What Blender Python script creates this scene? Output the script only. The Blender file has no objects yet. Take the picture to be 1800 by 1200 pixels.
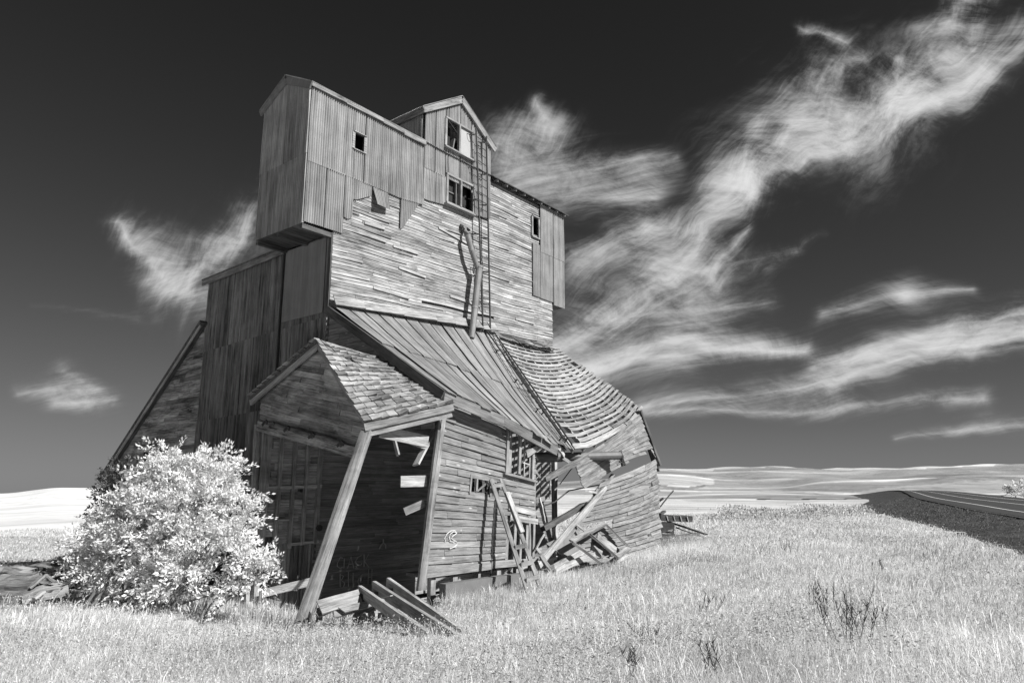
import bpy, math, random
import numpy as np
from mathutils import Vector, Matrix, noise as mnoise

random.seed(7); rng = np.random.default_rng(7)
scn = bpy.context.scene
COL = scn.collection
V3 = Vector
R = math.radians

# ------------------------------------------------------------------ camera
CZ = 2.15                                   # eye height above the elevator's office sill
PITCH = math.atan(260/1250.0)
cam_d = bpy.data.cameras.new('camera'); cam = bpy.data.objects.new('camera', cam_d); COL.objects.link(cam)
cam.location = (0, 0, CZ); cam.rotation_euler = (math.pi/2 + PITCH, 0, 0)
cam_d.sensor_width = 36; cam_d.lens = 25.0; cam_d.clip_end = 9000; cam_d.clip_start = 0.05
scn.camera = cam
scn.render.resolution_x = 1024; scn.render.resolution_y = 682

# ------------------------------------------------------------------ sun and exposure
SUN_H = V3((0.83, -0.56, 0)).normalized(); SUN_EL = R(38)
SUN = (SUN_H*math.cos(SUN_EL) + V3((0, 0, math.sin(SUN_EL)))).normalized()
sd = bpy.data.lights.new('sun', 'SUN'); sd.energy = 5.0; sd.angle = R(0.5); sd.color = (1, 0.995, 0.985)
so = bpy.data.objects.new('sun', sd); COL.objects.link(so)
so.rotation_euler = (-SUN).to_track_quat('-Z', 'Y').to_euler(); so.location = (40, -10, 40)
vs = scn.view_settings
vs.view_transform = 'Standard'; vs.look = 'None'; vs.gamma = 1; vs.use_curve_mapping = False; vs.exposure = 0.52

# ------------------------------------------------------------------ node helpers
class NT:
    def __init__(s, tree): s.t = tree; s.n = tree.nodes; s.l = tree.links
    def new(s, typ, **kw):
        n = s.n.new(typ)
        for k, v in kw.items(): setattr(n, k, v)
        return n
    def put(s, sock, val):
        if hasattr(val, 'node'): s.l.new(val, sock)
        else: sock.default_value = val
    def m(s, op, a, b=None, c=None, clamp=False):
        n = s.new('ShaderNodeMath', operation=op); n.use_clamp = clamp
        s.put(n.inputs[0], a)
        if b is not None: s.put(n.inputs[1], b)
        if c is not None: s.put(n.inputs[2], c)
        return n.outputs[0]
    def xyz(s, x, y, z=0.0):
        n = s.new('ShaderNodeCombineXYZ')
        for i, v in enumerate((x, y, z)): s.put(n.inputs[i], v)
        return n.outputs[0]
    def sep(s, v):
        n = s.new('ShaderNodeSeparateXYZ'); s.l.new(v, n.inputs[0]); return n.outputs
    def map(s, v, scale=(1, 1, 1), rot=(0, 0, 0), loc=(0, 0, 0)):
        n = s.new('ShaderNodeMapping'); s.l.new(v, n.inputs['Vector'])
        n.inputs['Scale'].default_value = scale; n.inputs['Rotation'].default_value = rot; n.inputs['Location'].default_value = loc
        return n.outputs[0]
    def noise(s, v, scale=1.0, detail=4.0, rough=0.55, dist=0.0, col=False):
        n = s.new('ShaderNodeTexNoise'); s.l.new(v, n.inputs['Vector'])
        n.inputs['Scale'].default_value = scale; n.inputs['Detail'].default_value = detail
        n.inputs['Roughness'].default_value = rough; n.inputs['Distortion'].default_value = dist
        return n.outputs['Color'] if col else n.outputs['Fac']
    def ss(s, x, a, b, lo=0.0, hi=1.0):
        n = s.new('ShaderNodeMapRange', interpolation_type='SMOOTHSTEP')
        s.put(n.inputs[0], x); s.put(n.inputs[1], a); s.put(n.inputs[2], b); n.inputs[3].default_value = lo; n.inputs[4].default_value = hi
        return n.outputs[0]
    def lin(s, x, a, b, lo=0.0, hi=1.0):
        n = s.new('ShaderNodeMapRange'); n.clamp = True
        s.put(n.inputs[0], x); s.put(n.inputs[1], a); s.put(n.inputs[2], b); n.inputs[3].default_value = lo; n.inputs[4].default_value = hi
        return n.outputs[0]
    def dot(s, v, vec):
        n = s.new('ShaderNodeVectorMath', operation='DOT_PRODUCT'); s.l.new(v, n.inputs[0]); n.inputs[1].default_value = vec
        return n.outputs['Value']
    def gray(s, v): return s.xyz(v, v, v)

# ------------------------------------------------------------------ sky: grey (infrared) Nishita sky with cirrus, laid out by compass direction
world = bpy.data.worlds.new('World'); scn.world = world; world.use_nodes = True
wt = NT(world.node_tree); wt.n.clear()
sky = wt.new('ShaderNodeTexSky', sky_type='NISHITA', sun_disc=False)
sky.sun_elevation = SUN_EL; sky.sun_rotation = math.atan2(SUN_H.x, SUN_H.y); sky.altitude = 800; sky.dust_density = 0.6; sky.air_density = 1.0; sky.ozone_density = 2.0
red = wt.new('ShaderNodeSeparateColor'); wt.l.new(sky.outputs[0], red.inputs[0])
tc = wt.new('ShaderNodeTexCoord'); D = tc.outputs['Generated']
skyv = red.outputs['Red']
cp, sp = math.cos(PITCH), math.sin(PITCH)
fw = wt.m('MAXIMUM', wt.dot(D, (0, cp, sp)), 0.05)
X = wt.m('DIVIDE', wt.dot(D, (1, 0, 0)), fw); Y = wt.m('DIVIDE', wt.dot(D, (0, -sp, cp)), fw)
front = wt.ss(wt.dot(D, (0, cp, sp)), 0.15, 0.4)
P = wt.xyz(X, Y, 0.0)
# domain warp: broad drift, then curls
w1 = wt.noise(P, 3.0, 2, 0.5, 0.0, True); w2 = wt.noise(P, 8.5, 2, 0.5, 0.0, True); w3 = wt.noise(P, 24.0, 2, 0.5, 0.0, True)
def warp(p, w, amt):
    a = wt.new('ShaderNodeVectorMath', operation='SUBTRACT'); wt.l.new(w, a.inputs[0]); a.inputs[1].default_value = (.5, .5, .5)
    b = wt.new('ShaderNodeVectorMath', operation='SCALE'); wt.l.new(a.outputs[0], b.inputs[0]); b.inputs['Scale'].default_value = amt
    c = wt.new('ShaderNodeVectorMath', operation='ADD'); wt.l.new(p, c.inputs[0]); wt.l.new(b.outputs[0], c.inputs[1])
    return c.outputs[0]
PW = warp(warp(warp(P, w1, 0.07), w2, 0.07), w3, 0.025)
xw, yw, _ = wt.sep(PW)
PA = warp(warp(warp(P, w1, 0.025), w2, 0.035), w3, 0.02); xa, ya, _ = wt.sep(PA)
PB = warp(warp(P, w1, 0.05), w2, 0.018); xb, yb, _ = wt.sep(PB)
PS = warp(warp(warp(P, w1, 0.09), w2, 0.05), w3, .012)
def streak(ang, sx, sy, seed, rough=0.6, base=None):
    v = wt.map(base or PS, (1, 1, 1), (0, 0, R(-ang)), (seed, seed*0.7, 0))
    n = wt.noise(wt.map(v, (sx, sy, 1)), 1.0, 5, rough, 0.2)
    r_ = wt.noise(wt.map(v, (sx*1.6, sy*2.6, 1), loc=(9, 4, 0)), 1.0, 3, 0.6, 0.3)           # thin bright strands: ridges of the noise
    r_ = wt.m('SUBTRACT', 1.0, wt.m('ABSOLUTE', wt.m('MULTIPLY_ADD', r_, 5.0, -2.5)))
    return wt.m('ADD', wt.m('MULTIPLY', n, .88), wt.m('MULTIPLY', wt.m('MAXIMUM', r_, 0.0), .13))
nA = streak(38, 4.0, 24, 3.1, 0.68); nB = streak(11, 2.4, 26, 8.7, 0.70, PB); nC = streak(60, 6.0, 22, 5.3, 0.68)
puff = wt.noise(wt.map(warp(P, w2, .06), (5, 11, 1), (0, 0, R(-30))), 1.0, 7, 0.72, 0.4)
def stroke(p0, p1, w0, w1, amp, up=1.0, dn=1.0, xw=None, yw=None):
    w0 *= 1.1; w1 *= 1.1
    """soft capsule between two directions; up/dn widen the side above/below"""
    ax, ay = (p0[0]-900)/1250, (600-p0[1])/1250; bx, by = (p1[0]-900)/1250, (600-p1[1])/1250
    L = math.hypot(bx-ax, by-ay); ux, uy = (bx-ax)/L, (by-ay)/L
    dx = wt.m('SUBTRACT', xw, ax); dy = wt.m('SUBTRACT', yw, ay)
    s = wt.m('ADD', wt.m('MULTIPLY', dx, ux), wt.m('MULTIPLY', dy, uy))
    n = wt.m('ADD', wt.m('MULTIPLY', dx, -uy), wt.m('MULTIPLY', dy, ux))
    sc = wt.m('MINIMUM', wt.m('MAXIMUM', s, 0.0), L)
    ds = wt.m('SUBTRACT', s, sc)
    n = wt.m('MAXIMUM', wt.m('DIVIDE', n, up), wt.m('DIVIDE', n, -dn))
    d = wt.m('SQRT', wt.m('ADD', wt.m('MULTIPLY', ds, ds), wt.m('MULTIPLY', n, n)))
    w = wt.m('MULTIPLY_ADD', sc, (w1-w0)/1250/L, w0/1250)
    q = wt.m('DIVIDE', d, w)
    return wt.m('MULTIPLY', wt.m('EXPONENT', wt.m('MULTIPLY', wt.m('POWER', q, 1.05), -1.0)), amp)
def gather(lst, x=None, y=None):
    r = None
    for a in lst:
        v = stroke(*a, xw=x or xw, yw=y or yw)
        r = v if r is None else wt.m('ADD', r, v)
    return r
gA = wt.m('MULTIPLY', .92, gather([((985, 620), (1190, 470), 30, 34, .80, 1.8, .8), ((1190, 470), (1300, 335), 22, 30, 1.05, 1.2, .6),
             ((1300, 335), (1420, 275), 34, 40, 1.15, 1.6, .45), ((1420, 275), (1600, 205), 40, 36, 1.0, 1.7, .5), ((1600, 205), (1720, 140), 36, 30, .80, 1.6, .6),
             ((1720, 140), (1810, 75), 36, 34, .85, 1.5, .7), ((1245, 475), (1310, 405), 15, 10, .75, 1, 1),
             ((1080, 570), (1320, 470), 30, 18, .38, 1, 1), ((1010, 450), (1140, 395), 26, 20, .62, 1.2, 1.4), ((1140, 395), (1230, 400), 20, 14, .6, 1, 1.3), ((1350, 470), (1450, 415), 14, 10, .3, 1, 1)], xa, ya))
gC = gather([((1310, 320), (1335, 230), 30, 18, .80, 1.2, 1), ((1480, 260), (1450, 150), 60, 30, .60, 1, 1.2), ((1360, 290), (1420, 230), 20, 20, .5, 1, 1),
             ((1405, 75), (1480, 82), 12, 10, .75, 1, 1), ((1440, 160), (1500, 110), 22, 14, .55, 1, 1), ((1570, 190), (1580, 110), 34, 16, .65, 1, 1), ((1650, 60), (1730, -30), 26, 34, .80, 1, 1), ((1600, 130), (1720, 70), 40, 26, .4, 1, 1),
             ((880, 262), (960, 240), 36, 30, .72, 1.2, 1), ((962, 215), (955, 180), 18, 10, .62, 1, 1),
             ((300, 485), (225, 395), 30, 16, .92, 1, 1.2), ((330, 490), (450, 385), 32, 44, .78, 1, 1)])
gB = gather([((960, 668), (1200, 615), 26, 28, 1.35, .9, .9), ((1200, 615), (1420, 615), 24, 12, 1.0, 1, .7), ((900, 300), (1190, 275), 40, 14, .62, 1, 1.6), ((880, 350), (1150, 340), 40, 24, .5, 1, 1),
             ((1120, 725), (1480, 668), 10, 17, 1.0, 1, .7), ((1480, 668), (1810, 585), 18, 24, 1.0, 1.2, .8), ((1500, 640), (1810, 545), 10, 18, .7, 1, 1), ((1140, 730), (1730, 706), 8, 16, .68, 1, 1),
             ((1580, 782), (1810, 752), 7, 15, .62, 1, 1), ((1450, 550), (1600, 525), 14, 18, .72, 1, 1), ((1600, 525), (1710, 512), 14, 8, .65, 1, 1), ((1440, 640), (1560, 612), 9, 9, .5, 1, 1),
             ((30, 692), (130, 688), 12, 18, .62, 1, 1), ((105, 660), (165, 685), 14, 14, .45, 1, 1), ((90, 712), (195, 706), 10, 14, .62, 1, 1),
             ((260, 500), (420, 535), 24, 34, .72, 1.1, 1), ((60, 545), (240, 556), 14, 10, .22, 1, 1), ((1000, 570), (1350, 530), 34, 20, .52, 1, 1), ((1150, 480), (1400, 440), 26, 14, .42, 1, 1)], xb, yb)
def lay(g, n, soft=.42, a=.50, b=.50):
    """the envelope lowers the threshold the strands must pass, so edges break up into wisps"""
    f = wt.m('ADD', wt.m('MULTIPLY', n, a), wt.m('MULTIPLY', puff, b))
    g = wt.m('MINIMUM', g, 1.15)
    f = wt.m('MULTIPLY_ADD', f, 3.3, -1.15)
    d = wt.m('MULTIPLY', wt.ss(wt.m('ADD', f, wt.m('MULTIPLY', g, .68)), .55, 2.0), .92)
    d = wt.m('MULTIPLY', wt.m('MULTIPLY', d, wt.ss(g, .02, .55)), .90)
    veil = wt.m('MULTIPLY', wt.m('MULTIPLY', wt.ss(g, .08, 1.1), .34), wt.ss(puff, .28, .68))      # soft haze the strands sit in
    return wt.m('ADD', d, wt.m('MULTIPLY', veil, wt.m('SUBTRACT', 1.0, d)))
cA, cB, cC = lay(gA, nA), lay(gB, nB), lay(gC, nC)
cl = wt.m('SUBTRACT', 1.0, wt.m('MULTIPLY', wt.m('MULTIPLY', wt.m('SUBTRACT', 1.0, cA), wt.m('SUBTRACT', 1.0, cB)), wt.m('SUBTRACT', 1.0, cC)))
cl = wt.m('MULTIPLY', cl, front)
# thin veil everywhere in the lower sky
elev = wt.sep(D)[2]
SKY_GAIN = 0.225
sky_lvl = wt.m('MULTIPLY', wt.m('POWER', skyv, 1.62), SKY_GAIN); sky_lvl = wt.m('DIVIDE', sky_lvl, wt.m('MULTIPLY_ADD', sky_lvl, 1/3.0, 1.0))          # the deep-sky contrast of a red/infrared filter
CLOUD = 7.6
mix = wt.m('ADD', wt.m('MULTIPLY', sky_lvl, wt.m('SUBTRACT', 1.0, cl)), wt.m('MULTIPLY', cl, CLOUD))
bg = wt.new('ShaderNodeBackground'); wt.l.new(wt.gray(mix), bg.inputs['Color']); bg.inputs['Strength'].default_value = 0.08
world.cycles.sampling_method = 'MANUAL'; world.cycles.sample_map_resolution = 256
wo = wt.new('ShaderNodeOutputWorld'); wt.l.new(bg.outputs[0], wo.inputs[0])

# ------------------------------------------------------------------ materials
def base_mat(name):
    m = bpy.data.materials.new(name); m.use_nodes = True; t = NT(m.node_tree)
    b = t.n['Principled BSDF']; b.inputs['Specular IOR Level'].default_value = 0.25
    return m, t, b
def attr(t, name):
    a = t.new('ShaderNodeAttribute'); a.attribute_name = name; return a.outputs['Fac']
def wood_mat(name, base, contrast=1.0, stain=0.5, knots=0.0, rough=0.85, dark=0.25, paint=0.0):
    m, t, b = base_mat(name)
    uv = t.new('ShaderNodeTexCoord').outputs['UV']; ob = t.new('ShaderNodeTexCoord').outputs['Object']
    tone = attr(t, 'tone')
    g1 = t.noise(t.map(uv, (1.3, 24, 1)), 1.0, 8, 0.72, 0.25)
    g2 = t.noise(t.map(uv, (0.9, 6, 1)), 1.0, 6, 0.68, 0.5)
    cr = t.noise(t.map(uv, (0.7, 30, 1)), 1.0, 3, 0.5)
    st = t.noise(t.map(ob, (0.55, 0.55, 1.5)), 1.0, 8, 0.7, 0.6)
    f = t.m('ADD', t.m('MULTIPLY', t.m('SUBTRACT', g1, .5), 2.6*contrast), t.m('MULTIPLY', t.m('SUBTRACT', g2, .5), 2.0*contrast))
    f = t.m('ADD', f, t.m('MULTIPLY', t.m('SUBTRACT', st, .5), 2.6*stain))
    f = t.m('MAXIMUM', t.m('ADD', f, 1.0), dark)
    f = t.m('MULTIPLY', f, t.lin(cr, .30, .36, .35, 1.0))
    f = t.m('MULTIPLY', f, tone)
    if paint:
        pn = t.noise(t.map(ob, (1.3, 1.3, 3.0)), 1.0, 8, 0.7, .3)
        f = t.m('ADD', f, t.m('MULTIPLY', t.ss(pn, .56, .66), paint))
    val = t.m('MULTIPLY', f, base)
    nail = t.new('ShaderNodeTexVoronoi', feature='F1'); t.l.new(t.map(uv, (2.4, 9, 1)), nail.inputs['Vector']); nail.inputs['Randomness'].default_value = .55
    val = t.m('MULTIPLY', val, t.ss(nail.outputs['Distance'], .05, .11, .35, 1.0))
    if knots:
        vo = t.new('ShaderNodeTexVoronoi', feature='F1'); t.l.new(t.map(uv, (2.2, 6.0, 1)), vo.inputs['Vector']); vo.inputs['Scale'].default_value = 1.0
        k = t.ss(t.m('ADD', vo.outputs['Distance'], t.m('MULTIPLY', t.m('SUBTRACT', g1, .5), .35)), .05, .17, 1.0, 0.0)
        val = t.m('ADD', val, t.m('MULTIPLY', k, knots))
    val = t.m('MINIMUM', val, .85)
    t.l.new(t.gray(val), b.inputs['Base Color']); b.inputs['Roughness'].default_value = rough
    bp = t.new('ShaderNodeBump'); bp.inputs['Strength'].default_value = 0.8; bp.inputs['Distance'].default_value = 0.02
    t.l.new(t.m('ADD', g1, t.m('MULTIPLY', g2, .6)), bp.inputs['Height']); t.l.new(bp.outputs[0], b.inputs['Normal'])
    return m
def tin_mat(name, base, streaks=1.0, blot=0.5, metal=0.0, rough=0.5, rib=.24):
    m, t, b = base_mat(name)
    uv = t.new('ShaderNodeTexCoord').outputs['UV']; ob = t.new('ShaderNodeTexCoord').outputs['Object']
    tone = attr(t, 'tone')
    s1 = t.noise(t.map(uv, (5.5, .22, 1)), 1.0, 7, 0.62, .2)
    s2 = t.noise(t.map(uv, (16, .9, 1)), 1.0, 5, 0.6)
    bl = t.noise(ob, .8, 8, .65, .4)
    sp_ = t.noise(ob, 9.0, 4, .6)
    f = t.m('ADD', t.m('MULTIPLY', t.m('SUBTRACT', s1, .5), 2.6*streaks), t.m('MULTIPLY', t.m('SUBTRACT', s2, .5), 1.5*streaks))
    f = t.m('ADD', f, t.m('MULTIPLY', t.m('SUBTRACT', bl, .5), 2.0*blot))
    f = t.m('MAXIMUM', t.m('ADD', f, 1.0), .3)
    f = t.m('MULTIPLY', f, t.lin(sp_, .27, .34, .7, 1.0))
    nl = t.new('ShaderNodeTexVoronoi', feature='F1'); t.l.new(t.map(uv, (4.4, 2.2, 1)), nl.inputs['Vector']); nl.inputs['Randomness'].default_value = .25
    if rib:                                            # rib shading put into the colour: crests lighter, grooves darker
        f = t.m('MULTIPLY', f, t.m('MULTIPLY_ADD', t.m('COSINE', t.m('MULTIPLY', t.sep(uv)[0], 2*math.pi/.080)), rib, 1.0))
    f = t.m('MULTIPLY', f, t.ss(nl.outputs['Distance'], .06, .13, .45, 1.0))
    val = t.m('MINIMUM', t.m('MULTIPLY', t.m('MULTIPLY', f, tone), base), .8)
    t.l.new(t.gray(val), b.inputs['Base Color']); b.inputs['Roughness'].default_value = rough; b.inputs['Metallic'].default_value = metal
    return m
def plain_mat(name, base, rough=0.7, metal=0.0, var=0.4, scale=6.0, bump=0.0):
    m, t, b = base_mat(name)
    ob = t.new('ShaderNodeTexCoord').outputs['Object']
    n = t.noise(ob, scale, 7, .65, .2)
    val = t.m('MULTIPLY', t.m('ADD', t.m('MULTIPLY', t.m('SUBTRACT', n, .5), 2*var), 1.0), base)
    t.l.new(t.gray(val), b.inputs['Base Color']); b.inputs['Roughness'].default_value = rough; b.inputs['Metallic'].default_value = metal
    if bump:
        bp = t.new('ShaderNodeBump'); bp.inputs['Strength'].default_value = bump; bp.inputs['Distance'].default_value = .03
        t.l.new(n, bp.inputs['Height']); t.l.new(bp.outputs[0], b.inputs['Normal'])
    return m
def leaf_mat(name, base, trans=0.35, lo=.7):
    m, t, b = base_mat(name); t.n.remove(b)
    tone = attr(t, 'tone')
    c = t.gray(t.m('MULTIPLY', tone, base))
    d = t.new('ShaderNodeBsdfDiffuse'); tr = t.new('ShaderNodeBsdfTranslucent'); mx = t.new('ShaderNodeMixShader')
    t.l.new(c, d.inputs[0]); t.l.new(c, tr.inputs[0]); mx.inputs[0].default_value = trans
    t.l.new(d.outputs[0], mx.inputs[1]); t.l.new(tr.outputs[0], mx.inputs[2])
    t.l.new(mx.outputs[0], t.n['Material Output'].inputs[0])
    return m
M = dict(
    siding=wood_mat('silvered_siding', .285, 1.25, .80, 0.0, dark=.22),
    office=wood_mat('office_siding', .20, 1.05, .5, .22, dark=.35),
    warped=wood_mat('warped_siding', .20, 1.2, .5, .12, dark=.3),
    gable=wood_mat('stained_gable_siding', .25, 1.2, 1.6, 0.0, dark=.10, paint=.5),
    crib=wood_mat('dark_crib_planks', .25, .7, .5, 0.0, dark=.3),
    shade=wood_mat('rear_siding', .24, 1.4, 1.4, 0.0, dark=.10),
    stud=wood_mat('stud_wood', .33, 1.0, .7, 0.0),
    inner=wood_mat('inner_planks', .26, .9, 1.2, 0.0, dark=.18),
    trim=wood_mat('trim_wood', .235, 1.0, .8, 0.0),
    pale=wood_mat('bleached_planks', .30, 1.0, .6, 0.05),
    lath=wood_mat('sheathing_boards', .285, 1.2, .8, 0.0, dark=.3),
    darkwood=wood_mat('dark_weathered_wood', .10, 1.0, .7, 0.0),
    log=wood_mat('old_log_wood', .22, 1.4, .9, 0.0, dark=.15),
    shingle=wood_mat('wood_shingles', .27, 1.3, .9, 0.0, dark=.3),
    tin=tin_mat('galvanised_tin', .27, .6, .6, 0.0, .5),
    tinend=tin_mat('galvanised_tin_end', .30, .8, .6, 0.0, .5),
    tinroof=tin_mat('galvanised_roof_tin', .265, .8, .7, 0.0, .5, 0),
    tindark=tin_mat('rusted_tin', .165, 1.5, .8, 0.0, .7),
    tinmid=tin_mat('grey_flat_tin', .19, .4, .3, 0.0, .6, 0),
    iron=plain_mat('black_iron', .06, .6, .3, .3),
    pipe=plain_mat('pipe_metal', .20, .5, .2, .5, 4.0),
    auger=plain_mat('auger_metal', .14, .5, .2, .5, 4.0),
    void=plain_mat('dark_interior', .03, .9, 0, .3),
    felt=plain_mat('roofing_felt', .06, .8, 0, .4),
    concrete=plain_mat('foundation_concrete', .15, .9, 0, .35, 3.0, .3),
    chalk=plain_mat('chalk', .62, .9, 0, .3, 20),
    chalkdim=plain_mat('faint_chalk', .42, .9, 0, .6, 14),
    white=plain_mat('white_board', .36, .7, 0, .12, 5),
    stem=plain_mat('bark', .16, .9, 0, .4, 9),
    weed=plain_mat('dry_weed', .05, .9, 0, .4, 9),
    asphalt=plain_mat('asphalt', .05, .85, 0, .3, 1.2),
    paint=plain_mat('road_paint', .75, .7, 0, .15, 2),
    leaf=leaf_mat('pale_leaves', .92, .32), leafdark=leaf_mat('dark_leaves', .16, .2),
    grass=leaf_mat('pale_grass_blades', .93, .42),
)

# ------------------------------------------------------------------ mesh builder
class MB:
    def __init__(s): s.v = []; s.f = []; s.uv = []; s.tone = []
    def face(s, pts, tone=1.0, uvs=None):
        i = len(s.v); s.v.extend([tuple(p) for p in pts]); s.f.append(tuple(range(i, i+len(pts))))
        if uvs is None:
            a = V3(pts[0]); e = (V3(pts[1])-a)
            L = e.length or 1; e = e/L; n = e.cross(V3(pts[-1])-a); g = n.cross(e)
            if g.length > 1e-9: g.normalize()
            o = random.random()*30
            uvs = [((V3(p)-a).dot(e)+o, (V3(p)-a).dot(g)+o) for p in pts]
        s.uv.extend(uvs); s.tone.append(tone)
    def bar(s, p, q, w, h, up=(0, 0, 1), tone=1.0, w2=None, h2=None, seg=1, jit=0.0, ragged=0.0, bow=0.0):
        """beam from p to q, w across, h along 'up'"""
        p = V3(p); q = V3(q); d = (q-p); L = d.length; d.normalize(); up = V3(up)
        if abs(d.dot(up.normalized())) > .98: up = V3((0.3, 1, 0.1))
        x = d.cross(up).normalized(); y = x.cross(d).normalized()
        w2 = w if w2 is None else w2; h2 = h if h2 is None else h2
        o = random.random()*50; o2 = random.random()*50
        rings = []
        for k in range(seg+1):
            f = k/seg; c = p.lerp(q, f); ww = (w+(w2-w)*f)/2; hh = (h+(h2-h)*f)/2
            if jit and 0 < k < seg: c = c + x*random.uniform(-jit, jit) + y*random.uniform(-jit, jit)
            if bow: c = c + y*(bow*math.sin(math.pi*f)) + x*(bow*.6*math.sin(2.2*f))
            rings.append([c-x*ww-y*hh, c+x*ww-y*hh, c+x*ww+y*hh, c-x*ww+y*hh])
        if ragged:                                     # split, slanting ends
            for ring in (rings[0], rings[-1]):
                g = [random.uniform(-ragged, ragged) for _ in range(2)]
                for i in range(4): ring[i] = ring[i]+d*(g[0] if i in (0, 3) else g[1]) + y*random.uniform(-.15, .15)*h
        for k in range(seg):
            a, b = rings[k], rings[k+1]; l0, l1 = L*k/seg+o, L*(k+1)/seg+o; acc = o2
            for i in range(4):
                j = (i+1) % 4; e = (a[j]-a[i]).length
                s.face([a[i], a[j], b[j], b[i]], tone, [(l0, acc), (l0, acc+e), (l1, acc+e), (l1, acc)]); acc += e
        s.face(rings[0][::-1], tone*.9); s.face(rings[-1], tone*.9)
    def box(s, lo, hi, tone=1.0):
        x0, y0, z0 = lo; x1, y1, z1 = hi
        s.bar(((x0+x1)/2, (y0+y1)/2, z0), ((x0+x1)/2, (y0+y1)/2, z1), x1-x0, y1-y0, (0, 1, 0), tone) if (z1-z0) > max(x1-x0, y1-y0) else (
            s.bar((x0, (y0+y1)/2, (z0+z1)/2), (x1, (y0+y1)/2, (z0+z1)/2), y1-y0, z1-z0, (0, 0, 1), tone) if (x1-x0) >= (y1-y0) else
            s.bar(((x0+x1)/2, y0, (z0+z1)/2), ((x0+x1)/2, y1, (z0+z1)/2), x1-x0, z1-z0, (0, 0, 1), tone))
    def tube(s, pts, r, n=10, tone=1.0, cap=True):
        pts = [V3(p) for p in pts]; rings = []; rr = r if isinstance(r, (list, tuple)) else [r]*len(pts)
        for i, p in enumerate(pts):
            d = (pts[min(i+1, len(pts)-1)]-pts[max(i-1, 0)]).normalized()
            a = V3((0, 0, 1)) if abs(d.z) < .9 else V3((1, 0, 0))
            x = d.cross(a).normalized(); y = d.cross(x).normalized()
            rings.append([p+(x*math.cos(2*math.pi*k/n)+y*math.sin(2*math.pi*k/n))*rr[i] for k in range(n)])
        l = 0
        for i in range(len(pts)-1):
            l2 = l+(pts[i+1]-pts[i]).length
            for k in range(n):
                j = (k+1) % n
                s.face([rings[i][k], rings[i][j], rings[i+1][j], rings[i+1][k]], tone, [(l, k*.05), (l, k*.05+.05), (l2, k*.05+.05), (l2, k*.05)])
            l = l2
        if cap: s.face(rings[0][::-1], tone); s.face(rings[-1], tone)
    def board(s, S, s0, s1, t0, t1, n=1, off=0.0, thb=0.025, tht=0.012, tone=1.0, rot=0.0, lb=0.0):
        P0, P1, Nn = [], [], []
        for k in range(n+1):
            q = s0+(s1-s0)*k/n; dr = rot*(k/n-.5)
            a = V3(S(q, t0+dr)); b = V3(S(q, t1+dr)); e = (s1-s0)*.02+1e-4
            ds = V3(S(q+e, t0))-V3(S(q-e, t0)); nn = ds.cross(b-a).normalized()
            P0.append(a); P1.append(b); Nn.append(nn)
        o = random.random()*90; o2 = random.random()*90; l = 0
        for k in range(n):
            L = (P0[k+1]-P0[k]).length; h0 = (P1[k]-P0[k]).length; h1 = (P1[k+1]-P0[k+1]).length
            g0 = lb*(k/n); g1 = lb*((k+1)/n)
            ib, ib2 = P0[k]+Nn[k]*off, P0[k+1]+Nn[k+1]*off
            ob, ob2 = P0[k]+Nn[k]*(off+thb+g0), P0[k+1]+Nn[k+1]*(off+thb+g1)
            it, it2 = P1[k]+Nn[k]*off, P1[k+1]+Nn[k+1]*off
            ot, ot2 = P1[k]+Nn[k]*(off+tht), P1[k+1]+Nn[k+1]*(off+tht)
            s.face([ob, ob2, ot2, ot], tone, [(l+o, o2), (l+L+o, o2), (l+L+o, o2+h1), (l+o, o2+h0)])
            s.face([ib, ib2, ob2, ob], tone*.8, [(l+o, o2-.02), (l+L+o, o2-.02), (l+L+o, o2), (l+o, o2)])
            s.face([ot, ot2, it2, it], tone*.8, [(l+o, o2), (l+L+o, o2), (l+L+o, o2+.02), (l+o, o2+.02)])
            if k == 0: s.face([ib, ob, ot, it], tone*.8)
            if k == n-1: s.face([ib2, it2, ot2, ob2], tone*.8)
            l += L
    def siding(s, S, a, b, t0, t1, rows, avg, segl=1.0, tones=(.7, 1.2), holes=(), thb=.028, tht=.01, miss=0.0, wob=0.0, gap=.02, lift=0.0, edge=0.0, off=0.0, lo=None, hi=None):
        """rows of lapped boards of random lengths on S(s,t); holes are (s0,s1,t0,t1)"""
        dt = (t1-t0)/rows
        for r in range(rows):
            ta = t0+dt*r; tb = ta+dt*(1-gap); tm = (ta+tb)/2
            sa = (a if lo is None else lo(tm)) - random.uniform(0, edge); sb = (b if hi is None else hi(tm)) + random.uniform(0, edge)
            if sb-sa < .01*(b-a): continue
            spans = [(sa, sb)]
            for h in holes:
                if h[2] < tm < h[3]:
                    ns = []
                    for (x0, x1) in spans:
                        if h[1] <= x0 or h[0] >= x1: ns.append((x0, x1)); continue
                        if h[0] > x0: ns.append((x0, h[0]))
                        if h[1] < x1: ns.append((h[1], x1))
                    spans = ns
            for (x0, x1) in spans:
                x = x0 - 0
                first = True
                while x < x1-1e-4:
                    L = avg*random.uniform(.45, 1.5)
                    if first: L *= random.uniform(.3, 1); first = False
                    y = min(x+L, x1)
                    if x1-y < avg*.18: y = x1
                    if random.random() >= miss:
                        tone = random.triangular(tones[0], tones[1], (tones[0]+tones[1])/2)
                        w = random.uniform(-wob, wob)*dt
                        s.board(S, x+.0015*avg, y-.0015*avg, ta+w, tb+w, max(1, int((y-x)/segl+.5)), off, thb*random.uniform(.7, 1.35), tht, tone, random.uniform(-wob, wob)*dt*.6, random.choice([0, 0, 0, 1])*random.uniform(0, lift))
                    x = y
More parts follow.
